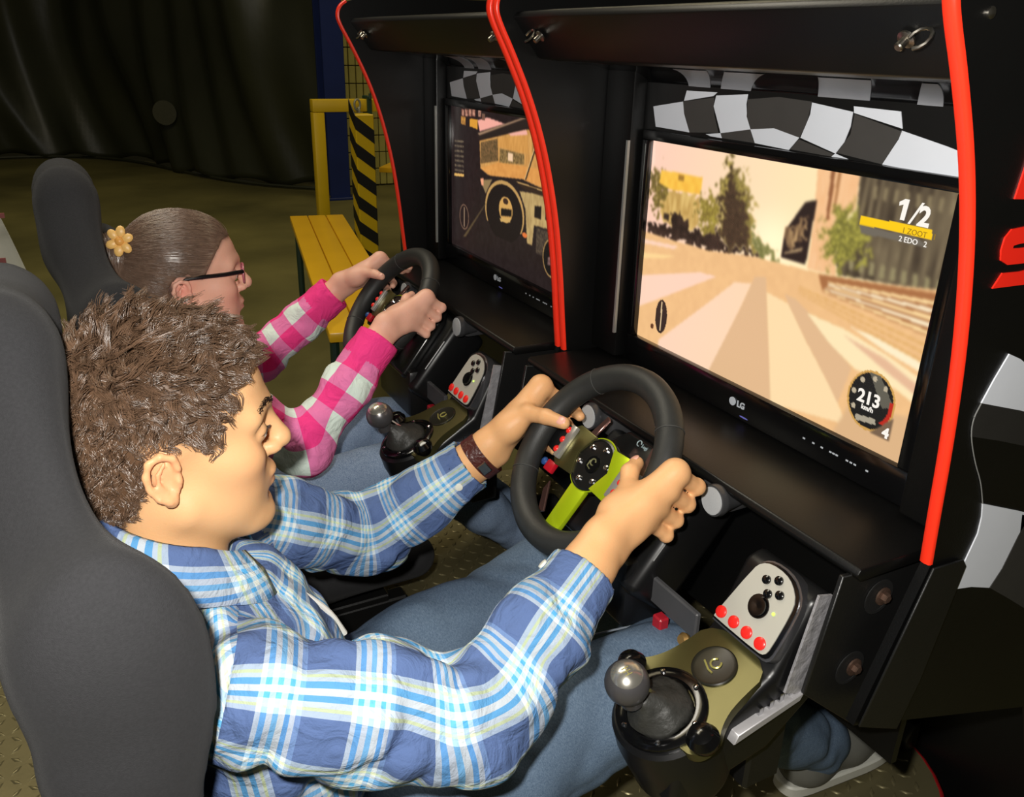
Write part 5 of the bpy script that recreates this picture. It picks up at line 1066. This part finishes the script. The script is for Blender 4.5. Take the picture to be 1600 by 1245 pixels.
    # shoes
    for k, a_ in enumerate(an):
        hl = a_ + A((-.035, 0, -.062)); to = hl + A((.225, 0, .010 if k == 0 else .0))
        SP = [cap(hl + A((.02, 0, .025)), hl + A((.12, 0, .02)), .038, .036, .02), cap(hl + A((.12, 0, .02)), to + A((-.03, 0, .006)), .037, .030, .02), cap(a_ + A((0, 0, .0)), hl + A((.03, 0, .02)), .044, .040, .02)]
        shv, shF = mesh_sdf(SP, .0055, lambda Pp, V, hz_=hl[2]: np.maximum(V, (hz_ - .004) - Pp[..., 2]), lap=2)
        sh_ = part(body, 'shoe', (shv, shF), mat('shoe_grey', (96, 96, 90), .6), 'grey trainer', ang=180)
        out = smooth_poly([(-.035, -.028), (.06, -.036), (.15, -.043), (.205, -.030), (.215, 0), (.205, .03), (.15, .043), (.06, .036), (-.035, .028), (-.045, 0)], 2, True)
        part(sh_, 'sole', bev(prism([(hl[0] + x + .02, hl[1] + y) for x, y in out], hl[2] - .024, hl[2] - .002, 'z'), .003, 1), mat('shoe_sole', (190, 190, 180), .5))
    # watch on the left wrist
    wc = wrL - axL * .016; e1_ = nz(wdL - axL * (wdL @ axL)); e2_ = np.cross(axL, e1_)
    ring = [wc + .0335 * math.cos(q) * e1_ + .0262 * math.sin(q) * e2_ for q in np.linspace(0, 2 * math.pi, 41)[:-1]]
    rings = []
    for q, p in zip(np.linspace(0, 2 * math.pi, 41)[:-1], ring): o_ = nz(p - wc); rings.append([p + axL * x * .0105 + o_ * h_ for x, h_ in ((-1, 0), (-1, .003), (1, .003), (1, 0))])
    gv = A(rings).reshape(-1, 3); gf = [(i * 4 + j, i * 4 + (j + 1) % 4, ((i + 1) % 40) * 4 + (j + 1) % 4, ((i + 1) % 40) * 4 + j) for i in range(40) for j in range(4)]
    st = part(body, 'watch_strap', (gv, gf), mat('brown_strap', (74, 34, 30), .35, var=.3, vs=80, bump=.4, bs=200), 'dark brown leather watch strap')
    bk = nz(-A((0, 1, 0)) * .7 + A((0, 0, -.1)) - A((.3, 0, 0))); bk = nz(bk - axL * (bk @ axL)); part(st, 'buckle', bev(cbox(wc + bk * .0335, (.014, .018, .004), np.stack([axL, np.cross(bk, axL), bk], 1)), .001, 1), CHROME)
    return body
def blur1(mask, F):
    w_ = mask.astype(float)
    for _ in range(3):
        s = np.zeros_like(w_); c_ = np.zeros_like(w_)
        for k in range(4): np.add.at(s, F[:, k], w_[F[:, (k + 1) % 4]]); np.add.at(s, F[:, k], w_[F[:, (k + 3) % 4]]); np.add.at(c_, F[:, k], 2)
        w_ = .4 * w_ + .6 * s / np.maximum(c_, 1)
    return w_
man = make_man()
# ---------------------------------------------------------------- the girl in the pink checked shirt
def make_girl():
    O = A((.174, D, -.401)); R = head_axes(-1, .5); s = .935
    H = lambda a, b, c: O + R @ (A((a, b, c)) * s)
    shR, shL = A((.165, D - .150, -.556)), A((.165, D + .150, -.556)); elR, elL = A((.312, D - .212, -.662)), A((.335, D + .215, -.640))
    hR, wrR, wdR, pdR, tR = hand_prims(80, 1, D, (.033, .058, -.060), ((.014, .046, -.030), (.003, .036, -.006), (-.014, .030, .014), (-.024, .019, .028)), .88)
    hL, wrL, wdL, pdL, tL = hand_prims(-74, -1, D, (.036, .040, -.068), ((.016, .038, -.030), (.003, .032, -.006), (-.022, .028, .010), (-.044, .022, .020)), .88, idx_ext=.9)
    P = head_prims(O, R, s, True)
    NB = A((.160, D, -.555))
    P += [cap(H(-.022, 0, -.02), NB, .046, .050, .03), cap(NB, A((.21, D, -.78)), .06, .07, .04), cap(NB, shR, .036, .024, .03), cap(NB, shL, .036, .024, .03)]
    P += arm_core(shR, elR, wrR, wdR, pdR, .82) + hR + arm_core(shL, elL, wrL, wdL, pdL, .82) + hL
    hip = [A((.235, D + q * .075, -.865)) for q in (-1, 1)]; kn = [A((.560, D - .105, -.795)), A((.575, D + .105, -.80))]; an = [A((.84, D - .09, -1.055)), A((.86, D + .09, -1.055))]
    for h_, k_, a_ in zip(hip, kn, an): P += [cap(A((.21, D, -.80)), h_, .07, .065, .04), cap(h_, k_, .05, .038, .03), cap(k_, a_, .038, .03, .02), cap(a_, a_ + A((.06, 0, -.03)), .027, .022, .02)]
    v, F = mesh_sdf(P, .0032, lap=1); n = vnormals(v, F)
    L_ = (v - O) @ R / s; a, b, c = L_.T
    col = np.tile(A(lin((240, 184, 160))), (len(v), 1))
    def tint(mask, rgb, w_):
        k = (mask * w_)[:, None]; col[:] = col * (1 - k) + A(lin(rgb)) * k
    g_ = lambda ca, cb, cc, r: np.exp(-(((a - ca) / r[0]) ** 2 + ((np.abs(b) - cb) / r[1]) ** 2 + ((c - cc) / r[2]) ** 2))
    tint(g_(.10, 0, -.050, (.012, .019, .0085)), (214, 110, 104), .8); tint(g_(-.006, .078, 0, (.02, .014, .03)), (240, 148, 132), .6); tint(g_(.07, .045, -.015, (.03, .02, .03)), (238, 150, 132), .5)
    hla, hlc = [-.14, -.085, -.05, -.028, -.010, .006, .016, .030, .045, .060, .075, .2], [-.058, -.058, -.052, -.030, .030, .034, .024, .020, .046, .068, .084, .088]
    ok, rt, rn, rl = sample_hair(v, n, O, R, s, hla, hlc, 5200, 5); tint(blur1(ok, F), (70, 52, 44), .95)
    body = solo('person', (v, F), SKIN, 'girl with glasses and pinned-up hair in pink checked shirt, hands on wheel', 'person', loc=(.3, D, PT), col=col, ang=180)
    add_eye(body, O, R, s)
    nail(body, *tL[4][:2], NN * .9 + A((.0, -.4, .3)), tL[4][2])
    # hair combed back into a bun
    HM = mat('dark_blond_hair', (118, 95, 80), .30, spec=.8, var=.4, vs=90)
    hp = [elp(H(-.004, 0, .045), A((.1025, .0825, .0915)) * s, R, .01), elp(H(.046, 0, .052), A((.046, .061, .050)) * s, R, .03), elp(H(-.045, 0, -.008), A((.055, .062, .058)) * s, R, .04),
          elp(H(-.116, 0, .062), A((.034, .036, .040)) * s, R, .012), elp(H(-.100, 0, .020), A((.030, .034, .045)) * s, R, .02)]
    Of, Rf = O.astype(np.float32), R.astype(np.float32)
    def hpost(Pp, V):
        l_ = (Pp - Of) @ Rf / np.float32(s); aa, bb, cc = l_[..., 0], l_[..., 1], l_[..., 2]
        cutd = (np.interp(aa, hla, hlc).astype(np.float32) - cc) * .8
        ear = np.sqrt(((aa + .006) / 1.) ** 2 + ((cc) / 1.2) ** 2) - .026
        streak = np.sin((cc * 1.0 + .25 * aa * np.sin(bb * 60)) * 900 + bb * 300) * .00035
        return np.maximum(np.maximum(V + streak, cutd), np.where(np.abs(bb) > .05, -ear, -1))
    hv, hF = mesh_sdf(hp, .0032, hpost, lap=1); hn = vnormals(hv, hF)
    hair = part(body, 'hair', (hv, hF), HM, 'dark blond hair combed back into a bun', ang=180)
    r = np.random.default_rng(3); hl_ = (hv - O) @ R / s; good = np.nonzero((hl_[:, 2] > np.interp(hl_[:, 0], hla, hlc) + .003))[0]; i = r.choice(good, 5200); rt = hv[i]; rn = hn[i]; rl = hl_[i]
    tgt = A((-.116, 0, .06)); seg = 7; p = rt.copy(); dirs = []
    cl = np.floor(rl[:, 2] / .006 + np.abs(rl[:, 1]) / .02); hsh = np.modf(np.abs(np.sin(cl * 12.99)) * 4375.5)[0]
    for k in range(seg):
        l_ = (p - O) @ R / s; d = tgt - l_; d /= np.linalg.norm(d, axis=1)[:, None] + 1e-6
        bun = rl[:, 0] < -.09; ang_ = np.stack([np.zeros(len(p)), -(l_[:, 2] - .062), l_[:, 1]], 1); ang_ /= np.linalg.norm(ang_, axis=1)[:, None] + 1e-6
        d = np.where(bun[:, None], ang_, d); d = d @ R.T; d = d - rn * (d * rn).sum(1)[:, None]; d /= np.linalg.norm(d, axis=1)[:, None] + 1e-6
        d = d + r.normal(size=d.shape) * .05 + rn * (.10 if k < 2 else -.06) ; st = d * .0062; dirs.append(st); p = p + st
        # keep to the skull
        q = ((p - H(-.004, 0, .045)) @ R) / (A((.1045, .0845, .0935)) * s); m_ = np.linalg.norm(q, axis=1); rn = ((q / (A((.1045, .0845, .0935)) * s)) @ R.T); rn /= np.linalg.norm(rn, axis=1)[:, None] + 1e-9
    part(hair, 'hair_strands', strands(rt, np.stack(dirs, 1), seg, .00055), HM, ang=180)
    lock = []
    for q in range(26):
        a0 = H(-.10 + r.normal() * .012, r.normal() * .03, .03 + r.normal() * .012); lock.append(tube(smooth_poly([a0, a0 + A((.01, 0, -.03)) + r.normal(size=3) * .006, a0 + A((.035, 0, -.062)) + r.normal(size=3) * .010], 2), [.0016] * 9 if False else .0013, 5))
    part(hair, 'loose_locks', join(*lock), HM)
    # flower clip on the bun
    cc_ = H(-.097, -.052, .098); nrm_ = nz(R @ A((-.25, -.95, .2))); e1_ = nz(np.cross(nrm_, (0, 0, 1))); e2_ = np.cross(nrm_, e1_)
    CM = mat('cream_orange_plastic', (246, 196, 116), .4, var=.1, vs=90)
    clip = part(body, 'hair_clip', ball(cc_, (.008, .008, .006), 12, np.stack([e1_, e2_, nrm_], 1)), mat('clip_heart', (236, 170, 84), .4), 'cream and orange flower hair clip')
    for k in range(6):
        q = k * math.pi / 3 + .3; d_ = math.cos(q) * e1_ + math.sin(q) * e2_ * 1.25; w_ = np.cross(nrm_, nz(d_)); part(clip, 'petal', ball(cc_ + d_ * .0125, (.0098, .0075, .0035), 12, np.stack([nz(d_), w_, nrm_], 1)), CM)
    # glasses
    GB = mat('glasses_black', (14, 13, 14), .25); GP = mat('glasses_rose', (196, 110, 124), .3)
    gl = part(body, 'glasses', join(*[tube(smooth_poly([H(.108, q * .012, .030), H(.109, q * .036, .036), H(.104, q * .060, .030), H(.103, q * .061, .010), H(.107, q * .038, -.004), H(.110, q * .014, .004)], 2, True), .0017, 6, True) for q in (-1, 1)], tube([H(.110, -.012, .022), H(.113, 0, .025), H(.110, .012, .022)], .0017, 6)), GP, 'spectacles with rose front and black arms')
    lm = mat('lens_glass', (235, 240, 240), .03, var=0); lb = lm.node_tree.nodes['Principled BSDF']; lb.inputs['Transmission Weight'].default_value = 1; lb.inputs['IOR'].default_value = 1.08
    for q in (-1, 1):
        bar = [H(.103, q * .061, .026), H(.07, q * .0735, .0265), H(.03, q * .0785, .027), H(.0, q * .0795, .026), H(-.012, q * .079, .018)]
        part(gl, 'temple_arm', tube(bar, [.0040, .0042, .0040, .0034, .0028], 8, False, .9), GB)
        rim = smooth_poly([H(.108, q * .012, .030), H(.109, q * .036, .036), H(.104, q * .060, .030), H(.103, q * .061, .010), H(.107, q * .038, -.004), H(.110, q * .014, .004)], 2, True)
        fx = R @ A((.0006, 0, 0)); k_ = len(rim); part(gl, 'lens', (np.concatenate([rim - fx, rim + fx]), [tuple(range(k_)), tuple(range(2 * k_ - 1, k_ - 1, -1))] + [(i, (i + 1) % k_, (i + 1) % k_ + k_, i + k_) for i in range(k_)]), lm)
    # shirt
    PK = plaid_mat('pink_check_cotton', [(0, (255, 134, 194)), (.5, (246, 252, 248))], [(0, (255, 134, 194)), (.5, (242, 252, 246))], .080, off=(.10, .62), mixmode='MUL')
    axR = nz(wrR - elR); axL = nz(wrL - elL); cuR = wrR - axR * .022; cuL = wrL - axL * .022
    def sleeve(sh, el, cu, ax, q): return [cap(sh, sh * .5 + el * .5, .052, .050, .03), cap(sh * .5 + el * .5, el, .050, .046, .03), cap(el, el * .4 + cu * .6, .046, .042, .02), cap(el * .4 + cu * .6, cu - ax * .03, .041, .037, .02)]
    S = [elp((.180, D, -.655), (.090, .138, .125), None, .05), elp((.200, D, -.775), (.088, .132, .11), None, .05), cap((.155, D - .04, -.545), shR, .034, .044, .05), cap((.155, D + .04, -.545), shL, .034, .044, .05)] + sleeve(shR, elR, cuR, axR, -1) + sleeve(shL, elL, cuL, axL, 1)
    wk = wrinkle(.0070, 15, 100); wk2 = wrinkle(.007, 18, 50)
    def post(Pp, V):
        V = V + wk(Pp) * .5 + wk2(Pp) * .6
        for cu, ax in ((cuR, axR), (cuL, axL)):
            rel = Pp - cu.astype(np.float32); t = rel @ ax.astype(np.float32); rad = np.sqrt(np.maximum((rel ** 2).sum(-1) - t * t, 0)); near = np.sqrt((rel ** 2).sum(-1)) < .10
            band = np.maximum(np.maximum(rad - (.0392 + .05 * np.maximum(t + .02, 0)), t), -(t + .055))
            V = np.where(near, np.minimum(np.maximum(V, t), band), V); hole = np.maximum(rad - .0300, -(t + .035)); V = np.where(near, np.maximum(V, -hole), V)
        nk = np.sqrt(((Pp - A((.158, D, -.50)).astype(np.float32)) ** 2).sum(-1)) - .062
        return np.maximum(V, -nk)
    sv_, sF = mesh_sdf(S, .0045, post, lap=2)
    uv = plaid_uv(sv_, sF, [(shR + nz(shR - elR) * .04, elR, wrR), (shL + nz(shL - elL) * .04, elL, wrL)], [A((0, .4, 1.)), A((0, -.4, 1.))], (A((.18, D, -.64)), nz((-.1, 0, 1)), A((0, 1, 0)), nz((1, 0, .1))), .046, .13)
    fcs = sv_[sF].mean(1); uv = uv.reshape(-1, 4, 2)
    for cu, ax in ((cuR, axR), (cuL, axL)):
        rel = fcs - cu; t = rel @ ax; near = (np.linalg.norm(rel, axis=1) < .075) & (t > -.052); uv[near] = (.012, .0504)
    uv = uv.reshape(-1, 2)
    shirt = part(body, 'shirt', (sv_, sF), PK, 'hot pink and white checked long-sleeved shirt', ang=180, uv=uv)
    (cv, cf), cuv = collar_geo(A((.157, D, -.512)), .055, .056, .030, .036, nz((1, 0, -.1)), A((0, 1, 0)), 150, .022)
    co = part(shirt, 'collar', (cv, cf), PK, ang=180, uv=cuv); co.modifiers.new('t', 'SOLIDIFY').thickness = .002
    uw = wrinkle(.004, 31, 120); uvx, uF = mesh_sdf([elp((.225, D, -.828), (.085, .128, .055), None, .03)], .005, lambda Pp, V: V + uw(Pp), lap=2)
    part(body, 'undershirt', (uvx, uF), mat('pale_lace', (206, 206, 210), .9, var=.25, vs=120), 'pale knitted undershirt hem', ang=180)
    JP = [elp((.225, D, -.875), (.11, .152, .078), None, .04)]
    for h_, k_, a_ in zip(hip, kn, an): JP += [cap(h_, k_, .080, .062, .03), cap(k_, k_ * .4 + a_ * .6, .060, .050, .03), cap(k_ * .4 + a_ * .6, a_, .048, .044, .02)]
    jw = wrinkle(.004, 41, 60); jv, jF = mesh_sdf(JP, .006, lambda Pp, V: V + jw(Pp), lap=2)
    part(body, 'jeans', (jv, jF), denim('light_denim', (92, 112, 142), (150, 168, 192)), 'light blue jeans', ang=180)
    for a_ in an:
        hl = a_ + A((-.03, 0, -.055)); SP = [cap(hl + A((.02, 0, .02)), hl + A((.18, 0, .012)), .034, .026, .02), cap(a_, hl + A((.03, 0, .02)), .038, .034, .02)]
        shv, shF = mesh_sdf(SP, .006, lambda Pp, V, hz_=hl[2]: np.maximum(V, (hz_ - .008) - Pp[..., 2]), lap=2)
        part(body, 'shoe', (shv, shF), mat('shoe_dark', (40, 38, 42), .6), 'dark trainer', ang=180)
    return body
girl = make_girl()
